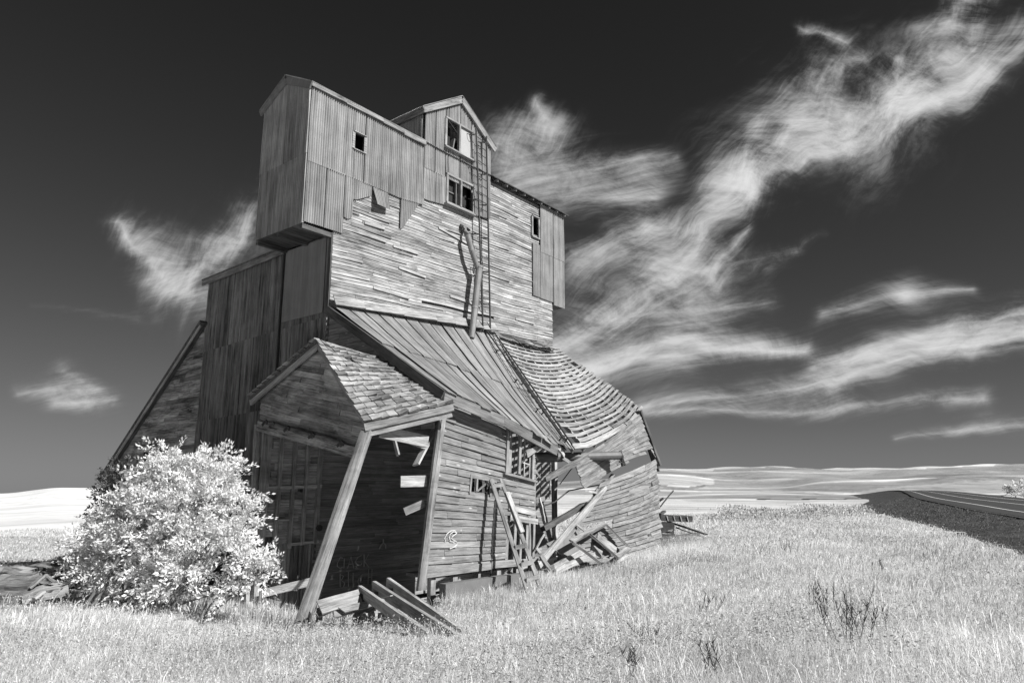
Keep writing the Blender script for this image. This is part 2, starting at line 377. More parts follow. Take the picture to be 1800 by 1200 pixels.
    def corr(s, S, s0, s1, tlo, thi, wave, amp, rows, tone=1.0, off=0.0, per=6, uvs=1.0):
        """corrugated sheet; tlo/thi numbers or functions of s"""
        fl = tlo if callable(tlo) else (lambda q: tlo); fh = thi if callable(thi) else (lambda q: thi)
        n = max(2, int(round((s1-s0)/wave*per))); o = random.randrange(500)*.080
        grid = []
        for i in range(n+1):
            q = s0+(s1-s0)*i/n; ph = (q-s0)/wave*2*math.pi; colp = []
            for j in range(rows+1):
                t = fl(q)+(fh(q)-fl(q))*j/rows; p = V3(S(q, t)); e = (s1-s0)*.01
                nn = (V3(S(q+e, t))-V3(S(q-e, t))).cross(V3(S(q, t+.01))-V3(S(q, t-.01))).normalized()
                colp.append(p+nn*(off+amp*math.cos(ph)+.016*mnoise.noise(p*.9)+.008*mnoise.noise(p*2.7)))
            grid.append(colp)
        base = len(s.v)
        for c in grid: s.v.extend([tuple(p) for p in c])
        dl = uvs*(s1-s0)/n
        for i in range(n):
            l = 0
            for j in range(rows):
                L = (grid[i][j+1]-grid[i][j]).length
                a = base+i*(rows+1)+j
                s.f.append((a, a+rows+1, a+rows+2, a+1)); s.tone.append(tone)
                s.uv.extend([(o+i*dl, o+l), (o+(i+1)*dl, o+l), (o+(i+1)*dl, o+l+L), (o+i*dl, o+l+L)]); l += L
    def build(s, name, mat, parent=None, origin=None, world_from_bld=False, smooth=False):
        vs_ = s.v
        if world_from_bld: vs_ = [tuple(W(p)) for p in vs_]
        if origin is not None: vs_ = [(p[0]-origin[0], p[1]-origin[1], p[2]-origin[2]) for p in vs_]
        me = bpy.data.meshes.new(name); me.from_pydata(vs_, [], s.f); me.materials.append(M[mat] if isinstance(mat, str) else mat)
        ul = me.uv_layers.new(name='UVMap'); ul.data.foreach_set('uv', np.array(s.uv, dtype=np.float32).ravel())
        at = me.attributes.new('tone', 'FLOAT', 'FACE'); at.data.foreach_set('value', np.array(s.tone, dtype=np.float32))
        if smooth: me.polygons.foreach_set('use_smooth', [True]*len(me.polygons))
        me.update()
        o = bpy.data.objects.new(name, me); COL.objects.link(o)
        if parent is not None: o.parent = parent
        if origin is not None and parent is None: o.location = origin
        return o

# ------------------------------------------------------------------ the elevator's own axes: u along its front, v towards its back, z up
TH = R(38.6); P0 = V3((-5.3015, 20.0, 0.0))
UU = V3((math.sin(TH), math.cos(TH), 0)); VV = V3((-math.cos(TH), math.sin(TH), 0))
def W(p): return P0 + UU*p[0] + VV*p[1] + V3((0, 0, p[2]))
def IW(w): q = V3(w)-P0; return V3((q.dot(UU), q.dot(VV), q.z))
def sight(px, py):
    a = px-900; b = 600-py
    return V3((a, 1250*cp-b*sp, b*cp+1250*sp))
def FV(px, py, v=0.0):           # point on the plane parallel to the front wall
    r = sight(px, py); c = V3((0, 0, CZ)); t = (v-(c-P0).dot(VV))/r.dot(VV); return IW(c+r*t)
def FU(px, py, u=0.0):           # point on a plane parallel to the end wall
    r = sight(px, py); c = V3((0, 0, CZ)); t = (u-(c-P0).dot(UU))/r.dot(UU); return IW(c+r*t)
def FZ(px, py, z=0.0):           # point at a height, in world axes
    r = sight(px, py); c = V3((0, 0, CZ)); return c+r*((z-CZ)/r.z)
def FD(px, py, depth):           # point at a distance ahead of the camera, world axes
    r = sight(px, py); return V3((0, 0, CZ))+r*(depth/r.y)

def tag(o, label=None, cat=None, group=None, kind=None):
    if label: o['label'] = label
    if cat: o['category'] = cat
    if group: o['group'] = group
    if kind: o['kind'] = kind
    return o
def thing(name, label, cat, loc, group=None, rz=0.0):
    o = bpy.data.objects.new(name, None); COL.objects.link(o); o.location = loc; o.rotation_euler = (0, 0, rz); o.empty_display_size = .3
    return tag(o, label, cat, group)
def bil(a, b, c, d):             # a=(s0,t0) b=(s1,t0) c=(s1,t1) d=(s0,t1)
    a, b, c, d = map(V3, (a, b, c, d))
    return lambda s, t: (a*(1-s)+b*s)*(1-t)+(d*(1-s)+c*s)*t
def poly(pts):
    """piecewise curve through (f, point) knots"""
    ks = [p[0] for p in pts]; ps = [V3(p[1]) for p in pts]
    def f(x):
        x2 = min(max(x, ks[0]), ks[-1])
        for i in range(len(ks)-1):
            if x2 <= ks[i+1]:
                g = (x2-ks[i])/(ks[i+1]-ks[i]); g2 = g
                r = ps[i].lerp(ps[i+1], g2)
                if x != x2: r = r+(ps[i+1]-ps[i])/(ks[i+1]-ks[i])*(x-x2)
                return r
    return f
# ================================================================== GRAIN ELEVATOR
ELEV = thing('grain_elevator', 'tall derelict wooden and tin grain elevator with collapsing lean-to, dominating the grass field', 'grain elevator', P0, rz=math.atan2(UU.y, UU.x))
def part(mb, name, mat, parent=None, label=None, smooth=False):
    o = mb.build(name, mat, parent or ELEV, smooth=smooth)
    if label: o['label'] = label
    return o
def slab(mb, a, b, c, d, th, tone=1.0):
    a, b, c, d = map(V3, (a, b, c, d)); n = (b-a).cross(d-a).normalized()*th
    q = [a, b, c, d]; r = [p-n for p in q]
    mb.face(q, tone); mb.face(r[::-1], tone*.9)
    for i in range(4):
        j = (i+1) % 4; mb.face([q[i], r[i], r[j], q[j]], tone*.95)
def plate(mb, S, s0, s1, t0, t1, holes=(), tone=1.0):
    """sheet on S with rectangular openings left out"""
    ss_ = sorted({s0, s1, *[h[0] for h in holes], *[h[1] for h in holes]}); tt = sorted({t0, t1, *[h[2] for h in holes], *[h[3] for h in holes]})
    ss_ = [x for x in ss_ if s0 <= x <= s1]; tt = [x for x in tt if t0 <= x <= t1]
    for i in range(len(ss_)-1):
        for j in range(len(tt)-1):
            sm, tm = (ss_[i]+ss_[i+1])/2, (tt[j]+tt[j+1])/2
            if any(h[0] < sm < h[1] and h[2] < tm < h[3] for h in holes): continue
            mb.face([S(ss_[i], tt[j]), S(ss_[i+1], tt[j]), S(ss_[i+1], tt[j+1]), S(ss_[i], tt[j+1])], tone)

# ---- openings of the front wall (u0,u1,z0,z1)
HW1 = (.53, .97, 12.50, 13.06)
HW2 = (4.72, 6.05, 12.12, 13.12)
HW3 = (4.60, 5.96, 14.22, 15.28)
a_ = FV(934, 384); b_ = FV(945, 410); HW4 = (a_.x, b_.x, min(a_.z, b_.z)-.25, max(a_.z, b_.z)+.1)
HOLES = (HW1, HW2, HW3, HW4)
def SF(s, t):                                     # the front wall, its lower boards climbing to the right as it settles
    k = max(0.0, min(1.0, (13.9-t)/6.4))
    return V3((s, 0.0, t+.042*max(s, 0)*k + .015*math.sin(s*2.1+t*1.3)))
mb = MB(); plate(mb, lambda s, t: V3((s, .05, t)), 0, 11.16, 9.6, 13.95, HOLES); plate(mb, lambda s, t: V3((s, .05, t)), 3.56, 7.06, 13.95, 15.2, HOLES)
plate(mb, lambda s, t: V3((s, .05, t)), 0, 11.16, 7.2, 9.6); part(mb, 'wall_lining', 'darkwood')
mb = MB()
mb.siding(SF, 0, 11.16, 7.05, 13.75, 66, 2.9, .6, (.52, 1.32), HOLES, .018, .006, .006, .07, .004, .05, .02,
          lo=lambda t: 0.0 if t < 12.0 else 7.0, hi=lambda t: 11.16 if t < 9.75 else 10.3)
part(mb, 'front_siding', 'siding')
for px, py, L, dz in ((655, 505, 1.5, -.02), (690, 432, 1.1, .02), (790, 520, 1.6, -.03), (770, 400, 1.9, -.12), (700, 470, 1.2, -.04), (905, 560, 1.2, .02), (640, 392, .8, .05)):
    mb = MB(); q = FV(px, py); mb.board(lambda s, t, q=q, dz=dz: V3((q.x+s, -.03, q.z+t+dz*s)), 0, L, -.045, .045, 3, 0, .022, .008, random.uniform(.8, 1.15), 0, .02); part(mb, 'loose_board', 'siding')

# ---- headhouse tin
TIN_T = -.06
def tin_front(mb, u0, u1, zlo, zhi, holes=(), off=0.0, pw=.68, tone=1.0):
    fl = zlo if callable(zlo) else (lambda q: zlo); fh = zhi if callable(zhi) else (lambda q: zhi)
    cuts = sorted({u0, u1, *[h[i] for h in holes for i in (0, 1) if u0 < h[i] < u1]})
    S = lambda s, t: V3((s, TIN_T, t))
    for i in range(len(cuts)-1):
        x0, x1 = cuts[i], cuts[i+1]; n = max(1, round((x1-x0)/pw)); xm = (x0+x1)/2
        hs = [h for h in holes if h[0] < xm < h[1]]
        for k in range(n):
            a, b = x0+(x1-x0)*k/n, x0+(x1-x0)*(k+1)/n; tn = tone*random.uniform(.88, 1.1); of = off+random.uniform(0, .008)
            if hs:
                h = hs[0]
                mb.corr(S, a, b, fl, lambda q: h[2], .080, .024, 4, tn, of); mb.corr(S, a, b, lambda q: h[3], fh, .080, .024, 3, tn, of)
            else: mb.corr(S, a, b, fl, fh, .080, .024, 6, tn, of)
def pxline(pts):
    ks = [(FV(*p).x, FV(*p).z) for p in pts]
    def f(u):
        if u <= ks[0][0]: return ks[0][1]
        for i in range(len(ks)-1):
            if u <= ks[i+1][0]: return ks[i][1]+(ks[i+1][1]-ks[i][1])*(u-ks[i][0])/(ks[i+1][0]-ks[i][0]+1e-9)
        return ks[-1][1]
    return f
U_ = lambda px, py: FV(px, py).x
seam = pxline([(537, 280), (653, 326), (702, 347), (753, 362)])
mb = MB()
tin_front(mb, -1.1, 3.58, lambda u: seam(u)-.05, 13.97, (HW1,), .012)
tin_front(mb, -1.1, U_(600, 411), pxline([(531, 389), (600, 411)]), seam, (), 0, tone=.97)
tin_front(mb, U_(600, 383)+.01, U_(616, 384), pxline([(600, 380), (609, 386), (616, 383)]), seam)
tin_front(mb, U_(617, 349)+.01, U_(650, 346), pxline([(617, 350), (624, 352), (636, 349), (650, 345)]), seam, tone=.9)
tin_front(mb, U_(702, 350), U_(733, 360), pxline([(703, 402), (706, 401), (733, 361)]), seam, tone=.92)
part(mb, 'headhouse_tin', 'tin')
mb = MB()                                          # one sheet hanging by its top nails
q0, q1, q2, q3 = FV(653, 362), FV(678, 371), FV(680, 337), FV(653, 328)
Sh = bil(q0+V3((0, -.28, 0)), q1+V3((0, -.2, 0)), q2+V3((0, -.05, 0)), q3+V3((0, -.05, 0)))
mb.corr(lambda s, t: Sh(s/.7, t), 0, .7, 0, 1, .078, .013, 5, .8); part(mb, 'hanging_tin_sheet', 'tin')
mb = MB()                                          # right end of the headhouse front
x0 = U_(945, 400)
for a, b, lo, hi in ((U_(934, 430), x0+.05, FV(935, 519).z, FV(934, 426).z), (x0+.06, 11.2, 9.78, 13.9), (11.2, 12.0, 9.68, 13.9)):
    zs = 11.75
    if hi > 13: mb.corr(lambda s, t: V3((s, TIN_T, t)), a, b, zs, hi, .080, .024, 4, random.uniform(.98, 1.1), .012); hi = zs+.04
    mb.corr(lambda s, t: V3((s, TIN_T, t)), a, b, lo, hi, .080, .024, 4, random.uniform(.9, 1.05))
part(mb, 'corner_tin', 'tin')
# ---- headhouse end (faces left) with its gable
HB, HR, HZ = 2.35, 1.2, 14.60
mb = MB(); top = lambda s: 13.97+(HZ-13.97)*(1-abs(-s-HR)/1.2)
S_end = lambda s, t: V3((-1.1, -s, t))
for k in range(4):
    a, b = -HB+(HB+.07)*k/4, -HB+(HB+.07)*(k+1)/4
    mb.corr(S_end, a, b, 11.72, lambda q: max(13.9, min(HZ, top(q))), .080, .024, 5, random.uniform(.85, 1.1), .012)
    mb.corr(S_end, a, b, 9.58, 11.76, .080, .024, 5, random.uniform(.8, 1.0))
part(mb, 'headhouse_end_tin', 'tinend')
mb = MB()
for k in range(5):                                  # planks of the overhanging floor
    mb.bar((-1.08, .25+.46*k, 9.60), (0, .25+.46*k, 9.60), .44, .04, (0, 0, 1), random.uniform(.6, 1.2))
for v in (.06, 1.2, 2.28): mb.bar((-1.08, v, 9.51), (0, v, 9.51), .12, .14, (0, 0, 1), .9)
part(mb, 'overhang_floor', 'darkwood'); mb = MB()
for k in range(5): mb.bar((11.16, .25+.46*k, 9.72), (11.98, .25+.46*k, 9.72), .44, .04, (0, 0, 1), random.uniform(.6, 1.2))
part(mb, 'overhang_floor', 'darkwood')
mb = MB()
slab(mb, (12.0, 0, 9.7), (12.0, HB, 9.7), (12.0, HB, 13.95), (12.0, 0, 13.95), .05); mb.face([(12, 0, 13.95), (12, HB, 13.95), (12, HR, HZ)])
slab(mb, (12.0, HB, 9.6), (-1.1, HB, 9.6), (-1.1, HB, 13.95), (12.0, HB, 13.95), .05)
part(mb, 'headhouse_back', 'tindark')
def roof_sheet(mb, S, n, tone=1.0, rows=3, amp=.015):
    for k in range(n): mb.corr(S, k/n, (k+1)/n, 0, 1, 1/(n*8.5), amp, rows, tone*random.uniform(.85, 1.1), random.uniform(0, .01), uvs=n*.7)
mb = MB()
roof_sheet(mb, bil((-1.22, -.14, 13.93), (12.1, -.14, 13.93), (12.1, HR, HZ+.06), (-1.22, HR, HZ+.06)), 20)
roof_sheet(mb, bil((-1.22, HR, HZ+.06), (12.1, HR, HZ+.06), (12.1, HB+.15, 13.93), (-1.22, HB+.15, 13.93)), 20)
part(mb, 'headhouse_roof', 'tindark')
mb = MB()                                           # bright bent flashing along the left eave, in lengths
u = -1.14
while u < 3.5:
    L = random.uniform(.9, 1.5); e = min(u+L, 3.55)
    mb.board(lambda s, t: V3((s, -.12, t)), u, e, 13.80+random.uniform(-.03, .03), 13.98, 3, 0, .035, .02, random.uniform(.75, 1.1), 0, .03); u = e+.01
part(mb, 'eave_flashing', 'trim')
mb = MB()
for s in (-1, 1):
    a = (-1.16, HR, HZ-.10); b = (-1.16, HR+s*1.33, 13.84); mb.bar(a, b, .05, .22, (0, 0, 1), random.uniform(.8, 1))
part(mb, 'gable_trim', 'tinmid')
mb = MB(); mb.bar((7.1, -.10, 13.92), (12.05, -.10, 13.92), .05, .12, (0, 0, 1), .7); part(mb, 'eave_board', 'darkwood')
for k in range(9):
    mb = MB(); x = 7.35+k*.57; mb.bar((x, .1, 13.93), (x, -.24, 13.80), .05, .09, (0, 0, 1), 1); part(mb, 'rafter_tail', 'trim')
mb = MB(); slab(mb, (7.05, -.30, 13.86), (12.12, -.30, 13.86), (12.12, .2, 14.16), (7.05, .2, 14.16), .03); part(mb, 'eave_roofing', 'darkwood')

# ---- dormer
DU0, DU1, DP, DZ, DE = 3.54, 7.08, 5.31, 16.42, 15.28
gt = lambda u: DE+(DZ-DE)*(1-abs(u-DP)/1.77)
DOR = MB()
low = pxline([(750, 353), (783, 362), (832, 379), (863, 386)])
tin_front(DOR, DU0, DU1, lambda u: 13.0, gt, (HW3, (HW2[0], HW2[1], 12.9, HW2[3])), .014)
tin_front(DOR, DU0, U_(783, 362), low, 13.04); tin_front(DOR, U_(830, 378), DU1, low, 13.04, tone=.95)
DORM = part(DOR, 'dormer', 'tin')
mb = MB()
Sl = lambda s, t: V3((DU0, -s, t))
for k in range(3): mb.corr(Sl, -2.1+.7*k, -1.4+.7*k, lambda q: 13.95, lambda q: DE+.02, .080, .024, 3, .8)
part(mb, 'dormer_cheek', 'tinend', DORM); mb = MB()
for k in range(3): mb.corr(lambda s, t: V3((DU1, s, t)), .7*k, .7*k+.7, 13.95, DE, .080, .024, 3, .9)
part(mb, 'dormer_cheek', 'tinend', DORM)
mb = MB()
for s in (-1, 1):
    e = (DP+s*1.95, DE-.1)
    S = bil((e[0], -.22, e[1]), (e[0], 2.2, e[1]), (DP, 2.2, DZ+.05), (DP, -.22, DZ+.05)) if s > 0 else bil((e[0], 2.2, e[1]), (e[0], -.22, e[1]), (DP, -.22, DZ+.05), (DP, 2.2, DZ+.05))
    roof_sheet(mb, S, 4, .9)
part(mb, 'dormer_roof', 'tinroof', DORM)
mb = MB()
for s in (-1, 1): mb.bar((DP, -.16, DZ-.10), (DP+s*1.95, -.16, DE-.22), .07, .24, (0, 0, 1), random.uniform(.85, 1.05))
mb.bar((DP-1.93, -.2, DE-.22), (DP-1.93, 2.15, DE-.22), .05, .22, (0, 0, 1), .95)
part(mb, 'rake_trim', 'trim', DORM)

# ---- windows of the tower
def window(name, h, v, fw, mull, parent=None, panes=(), depth=.1, sill=True, mat='trim'):
    u0, u1, z0, z1 = h; mb = MB()
    mb.bar((u0-fw, v, z1+fw/2), (u1+fw, v, z1+fw/2), depth, fw, (0, 0, 1)); mb.bar((u0-fw, v, z0-fw/2), (u1+fw, v, z0-fw/2), depth, fw, (0, 0, 1))
    mb.bar((u0-fw/2, v, z0), (u0-fw/2, v, z1), depth, fw, (0, 1, 0), .95) ; mb.bar((u1+fw/2, v, z0), (u1+fw/2, v, z1), depth, fw, (0, 1, 0))
    for x, w in mull: mb.bar((x, v+.01, z0), (x, v+.01, z1), depth-.02, w, (0, 1, 0), .95)
    o = part(mb, name, mat, parent)
    if sill:
        m2 = MB(); m2.bar((u0-fw-.06, v-.04, z0-fw-.025), (u1+fw+.06, v-.04, z0-fw-.025), depth+.08, .05, (0, 0, 1)); part(m2, 'sill', mat, o)
    for (x0, x1, y0, y1, mt, vv) in panes:
        m2 = MB(); slab(m2, (x0, v+vv, y0), (x1, v+vv, y0), (x1, v+vv, y1), (x0, v+vv, y1), .02); part(m2, 'pane' if mt != 'white' else 'board_panel', mt, o)
    return o
window('window', HW1, -.075, .025, (), sill=False, mat='tin')
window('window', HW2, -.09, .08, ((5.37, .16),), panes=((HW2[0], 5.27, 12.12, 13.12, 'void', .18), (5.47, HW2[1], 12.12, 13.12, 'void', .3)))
mb = MB()
for z in (12.6,): mb.bar((4.74, .05, z), (5.26, .05, z), .03, .03, (0, 0, 1))
mb.bar((5.2, .0, 12.12), (5.2, .0, 13.12), .05, .12, (0, 1, 0), .6); part(mb, 'muntin', 'tinmid')
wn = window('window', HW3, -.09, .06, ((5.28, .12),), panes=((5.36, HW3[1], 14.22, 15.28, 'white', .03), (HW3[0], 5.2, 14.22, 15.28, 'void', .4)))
mb = MB(); mb.bar((5.0, .05, 14.22), (5.1, .05, 14.7), .05, .18, (0, 1, 0), .8); part(mb, 'broken_sash', 'tinmid', wn)
window('window', HW4, -.06, .04, (), sill=False)
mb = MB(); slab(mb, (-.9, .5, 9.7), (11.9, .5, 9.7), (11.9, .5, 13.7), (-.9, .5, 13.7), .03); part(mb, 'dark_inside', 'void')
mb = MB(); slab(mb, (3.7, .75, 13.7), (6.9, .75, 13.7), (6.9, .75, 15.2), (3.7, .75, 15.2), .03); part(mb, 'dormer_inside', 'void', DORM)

# ---- crib: tin-clad end wall, planks behind, roof
mb = MB(); S0 = lambda s, t: V3((0.0, -s, t))
ztop = lambda s: 9.57-.03*(-s)
for k in range(9):
    a, b = -6.98+.776*k, -6.98+.776*(k+1)
    for j, (lo, hi) in enumerate(((-.8, 2.1), (2.05, 4.55), (4.5, 7.02), (6.97, 9.6))):
        sl = lambda q, z: z + .035*(q+3)
        mb.corr(S0, a, b, (lambda q, lo=lo: sl(q, lo)), (ztop if j == 3 else (lambda q, hi=hi: sl(q, hi))), .080, .024, 5, random.uniform(.72, 1.2)*(1.0 if j else .9), .012*(j % 2))
part(mb, 'end_wall_tin', 'tindark')
mb = MB(); mb.board(lambda s, t: V3((-.03, -s, t)), -2.3, -.25, 7.2, 9.5, 3, 0, .02, .02, 1.0); part(mb, 'flat_tin_sheet', 'tinmid')
mb = MB(); mb.bar((-.05, 2.38, -.5), (-.05, 2.38, 9.5), .05, .07, (1, 0, 0), .5); mb.bar((-.03, .05, 7.2), (-.03, .05, 9.6), .06, .12, (0, 1, 0), .7); part(mb, 'corner_strip', 'darkwood')
mb = MB(); slab(mb, (-.2, 2.36, 9.62), (5.5, 2.36, 11.4), (5.5, 7.2, 11.2), (-.2, 7.2, 9.46), .05); slab(mb, (5.5, 2.36, 11.4), (11.3, 2.36, 9.6), (11.3, 7.2, 9.5), (5.5, 7.2, 11.2), .05); part(mb, 'crib_roof', 'darkwood')
mb = MB(); mb.bar((-.14, 2.3, 9.50), (-.14, 7.22, 9.35), .05, .22, (0, 0, 1), .8); part(mb, 'roof_trim', 'trim')
mb = MB()
mb.siding(lambda s, t: V3((s, .02, t)), 0, 11.16, -1.0, 7.5, 85, 3.2, 1.6, (.55, 1.25), (), .022, .016, 0.0, .03, .06)
for k in range(50): mb.box((-.07, .01, -.9+k*.16), (.0, .06, -.9+k*.16+.075), .8)
part(mb, 'crib_front', 'crib')
mb = MB(); slab(mb, (11.16, 0, -1), (11.16, 7, -1), (11.16, 7, 9.6), (11.16, 0, 9.6), .05); slab(mb, (11.16, 7, -1), (0, 7, -1), (0, 7, 9.5), (11.16, 7, 9.5), .05); part(mb, 'crib_back', 'darkwood')
mb = MB(); mb.bar((11.08, -.10, -.4), (11.08, -.10, 7.4), .16, .14, (0, 1, 0), 1.2); part(mb, 'corner_post', 'stud')

# ---- rear lean-to
rz_ = lambda v: 7.78-.783*(v-6.95)
mb = MB()
aw, bw = FU(253, 795), FU(266, 835)
hole = (-aw.y, -bw.y, bw.z, aw.z)
mb.siding(S0, -13.5, -6.98, -1.0, 7.7, 58, 2.0, .8, (.4, 1.7), (hole,), .025, .006, .006, .05, .01, .02, .03, lo=lambda t: -min(13.6, 6.95+(7.78-t)/.783), hi=lambda t: -6.98)
REAR = part(mb, 'rear_lean_to', 'shade')
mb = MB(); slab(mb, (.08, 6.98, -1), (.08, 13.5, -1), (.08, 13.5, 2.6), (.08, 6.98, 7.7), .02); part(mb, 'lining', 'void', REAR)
mb = MB(); slab(mb, (-.28, 13.75, rz_(13.75)+.1), (-.28, 6.9, rz_(6.9)+.1), (11.3, 6.9, rz_(6.9)+.1), (11.3, 13.75, rz_(13.75)+.1), .12); part(mb, 'rear_roof', 'darkwood', REAR)
mb = MB(); mb.bar((-.24, 13.7, rz_(13.7)-.06), (-.24, 6.9, rz_(6.9)-.06), .05, .14, (0, 0, 1), 1); part(mb, 'rear_verge', 'stud', REAR)

# ---- front lean-to: tin roof
topA = lambda s: V3((7.3*s, -.06, 7.36+.46*s))
eaveA = poly([(0, (-.08, -4.72, 4.52)), (.4, (2.25, -4.66, 4.08)), (.8, (4.57, -4.68, 3.42)), (1, (5.78, -4.5, 3.34))])
def SA(s, t):
    p = eaveA(s).lerp(topA(s), t); p.z -= (.10+.12*s)*math.sin(math.pi*t)*(.4+s)*.8; return p
mb = MB(); n = 13
for k in range(n):
    a, b = k/n+.003, (k+1)/n-.003
    for lo, hi, of in ((.5, 1.0, .02), (random.uniform(-.03, .02), .54, 0.0)):
        tn = random.uniform(.78, 1.15); l2 = lo
        jag = random.uniform(-.012, .012)
        tl = .02*random.uniform(-1, 1)
        mb.corr(lambda s, t, a=a, tl=tl: SA(s, t)+V3((0, 0, tl*(s-a)*n)), a, b, (lambda q, lo=lo, jag=jag: lo+jag), hi, (b-a)/8.5, .012, 7, tn, of+random.uniform(0, .03), uvs=n*.6)
part(mb, 'lean_to_roof', 'tinroof')
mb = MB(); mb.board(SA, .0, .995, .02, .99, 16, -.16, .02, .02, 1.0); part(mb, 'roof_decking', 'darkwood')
mb = MB()
u = -.02
while u < 7.2:
    e = min(u+random.uniform(.8, 1.6), 7.25)
    mb.board(lambda s, t: V3((s, -.16-(.16-.16*t), 7.34+.066*s+t*.32)), u, e, 0, 1, 3, 0, .02, .02, random.uniform(.8, 1.1), .0, .05); u = e
part(mb, 'roof_flashing', 'siding')
mb = MB(); mb.bar((-.1, .0, 7.24), (-.1, -4.75, 4.36), .06, .24, (0, 0, 1), .9, seg=5, jit=.01); part(mb, 'verge_board', 'darkwood')
mb = MB()
for a, b in ((0, .4), (.4, .82)): mb.bar(eaveA(a)+V3((0, -.03, -.17)), eaveA(b)+V3((0, -.03, -.17)), .06, .27, (0, 0, 1), random.uniform(1.3, 1.7), seg=3, jit=.008)
part(mb, 'eave_fascia', 'darkwood')
mb = MB(); mb.siding(S0, 0, 4.6, 3.6, 7.3, 22, 1.6, .8, (.8, 1.3), (), .026, .008, 0, .03, .02, .01, lo=lambda t: 0.05, hi=lambda t: max(.051, min(4.4, (7.30-t)/.655)))
part(mb, 'lean_to_end_siding', 'office')

# ---- front lean-to: bare sheathing over rafters, sagging
eaveB = poly([(0, (5.78, -4.47, 3.36)), (.18, (6.65, -4.5, 3.50)), (.36, (7.7, -4.5, 3.86)), (.7, (9.75, -4.35, 4.52)), (1, (11.25, -3.98, 5.10))])
topB = lambda s: V3((7.3+3.95*s, -.06, 7.80+.10*s))
def SB(s, t):
    p = eaveB(s).lerp(topB(s), t); p.z -= .30*math.sin(math.pi*min(1, max(0, s)))*(.35+.65*math.sin(math.pi*min(1, max(0, t)))); return p
mb = MB(); nr = 22
for r in range(nr):
    t0 = .085+.905*r/nr; w = .905/nr*random.uniform(.58, .70); s = .0; s0 = -.0+random.uniform(-.004, .004)
    cuts = [s0] + sorted(random.uniform(.15, .9) for _ in range(random.choice([1, 1, 2]))) + [1.0+random.uniform(-.01, .02)]
    for a, b in zip(cuts, cuts[1:]):
        if r in (1, 2) and a < .05: a = .13 if r == 1 else .05
        if random.random() < .02: continue
        mb.board(SB, a, b-.004, t0+random.uniform(-.004, .004), t0+w, max(2, int((b-a)*12)), .0, .022, .022, random.uniform(.75, 1.15), random.uniform(-.004, .004), .02)
mb.board(SB, .02, .62, -.01, .028, 8, .02, .03, .03, 1.1); mb.board(SB, .63, 1.005, -.004, .024, 5, .02, .03, .03, .9)
mb.board(SB, .13, .5, .040, .068, 6, .0, .03, .03, .9); mb.board(SB, .51, .98, .036, .062, 6, .0, .03, .03, .8)
part(mb, 'roof_sheathing', 'lath')
for k in range(9):
    mb = MB(); s = .02+.96*k/8
    for j in range(5):
        mb.bar(SB(s, j/5)-V3((0, 0, .09)), SB(s, (j+1)/5)-V3((0, 0, .09)), .05, .14, (0, 0, 1), random.uniform(.8, 1.1))
    part(mb, 'rafter', 'stud')
mb = MB()                                            # peeled felt along the top of the sheathing
for pts, w in (([(882, 588), (900, 592), (915, 604), (935, 606)], .2), ([(905, 596), (925, 603), (945, 612), (968, 617)], .16), ([(935, 601), (955, 607), (972, 612)], .12)):
    q = [FV(x, y, -.35-.12*(i % 2)) for i, (x, y) in enumerate(pts)]
    mb = MB()
    for a, b in zip(q, q[1:]): mb.bar(a, b, .3, .02, (0, random.uniform(-.8, -.3), 1), random.uniform(.6, 1.6))
    part(mb, 'torn_felt', 'felt')
# ---- office front (left of the collapse)
SO = bil((-.2, -4.4, .28), (3.92, -4.4, .22), (4.05, -4.4, 3.62), (.38, -4.4, 4.34))
OW = (.665, .945, .66, .985); OS = (.31, .50, .485, .565); OD = (.70, 1.1, -.05, .34)
mb = MB()
mb.siding(SO, 0, 1, 0, 1, 23, .42, .12, (.70, 1.25), (OW, OS, OD), .030, .004, 0.0, .06, .012, .05, .014)
OFF = part(mb, 'office_wall', 'office')
for a, b, c, d, tn, rt in ((.0, .56, -.025, .022, .72, .006), (.56, 1.04, -.02, .03, .8, -.01), (.72, 1.03, .30, .345, 1.15, -.02), (.70, 1.0, .37, .41, 1.2, -.03)):
    mb = MB(); mb.board(SO, a, b, c, d, 4, .03, .03, .03, tn, rt); part(mb, 'sill_board', 'pale', OFF)
mb = MB(); e = V3((0, -.05, 0))
for ds, tn in ((-.022, 1.0), (-.05, .7)): mb.bar(SO(ds, -.09)+e, SO(ds, 1.0)+e, .13 if tn == 1 else .10, .07, (0, 1, 0), tn, seg=4, jit=.008)
part(mb, 'corner_board', 'trim', OFF)
def bars(mb, S, segs, w, d, off, tone=1.0):
    for (s0, t0, s1, t1) in segs: mb.bar(S(s0, t0)+V3((0, off, 0)), S(s1, t1)+V3((0, off, 0)), d, w, (0, 0, 1) if abs(t1-t0) < .02 else (1, 0, 0), tone) if abs(t1-t0) < .02 else mb.bar(S(s0, t0)+V3((0, off, 0)), S(s1, t1)+V3((0, off, 0)), w, d, (0, 1, 0), tone)
mb = MB(); a, b, c, d = OW
bars(mb, SO, ((a-.012, c-.02, a-.012, d), (b+.012, c-.02, b+.012, d), ((a+b)/2-.01, c, (a+b)/2-.01, d)), .10, .06, -.05); bars(mb, SO, ((a-.03, d, b+.03, d),), .10, .06, -.05); bars(mb, SO, ((a-.04, c-.02, b+.05, c-.03),), .06, .12, -.06)
WO = part(mb, 'office_window', 'trim', OFF)
mb = MB(); m = (a+b)/2; bars(mb, SO, ((m+.02, c, m+.02, d), (b-.01, c, b-.01, d), (m+.065, c, m+.065, d)), .035, .03, .0)
for t in (.3, .6, .9): bars(mb, SO, ((m+.02, c+(d-c)*t, b-.01, c+(d-c)*t),), .03, .03, .0)
bars(mb, SO, ((a+.06, c, a+.05, d),), .22, .03, .10, .8); part(mb, 'muntin', 'stud', WO)
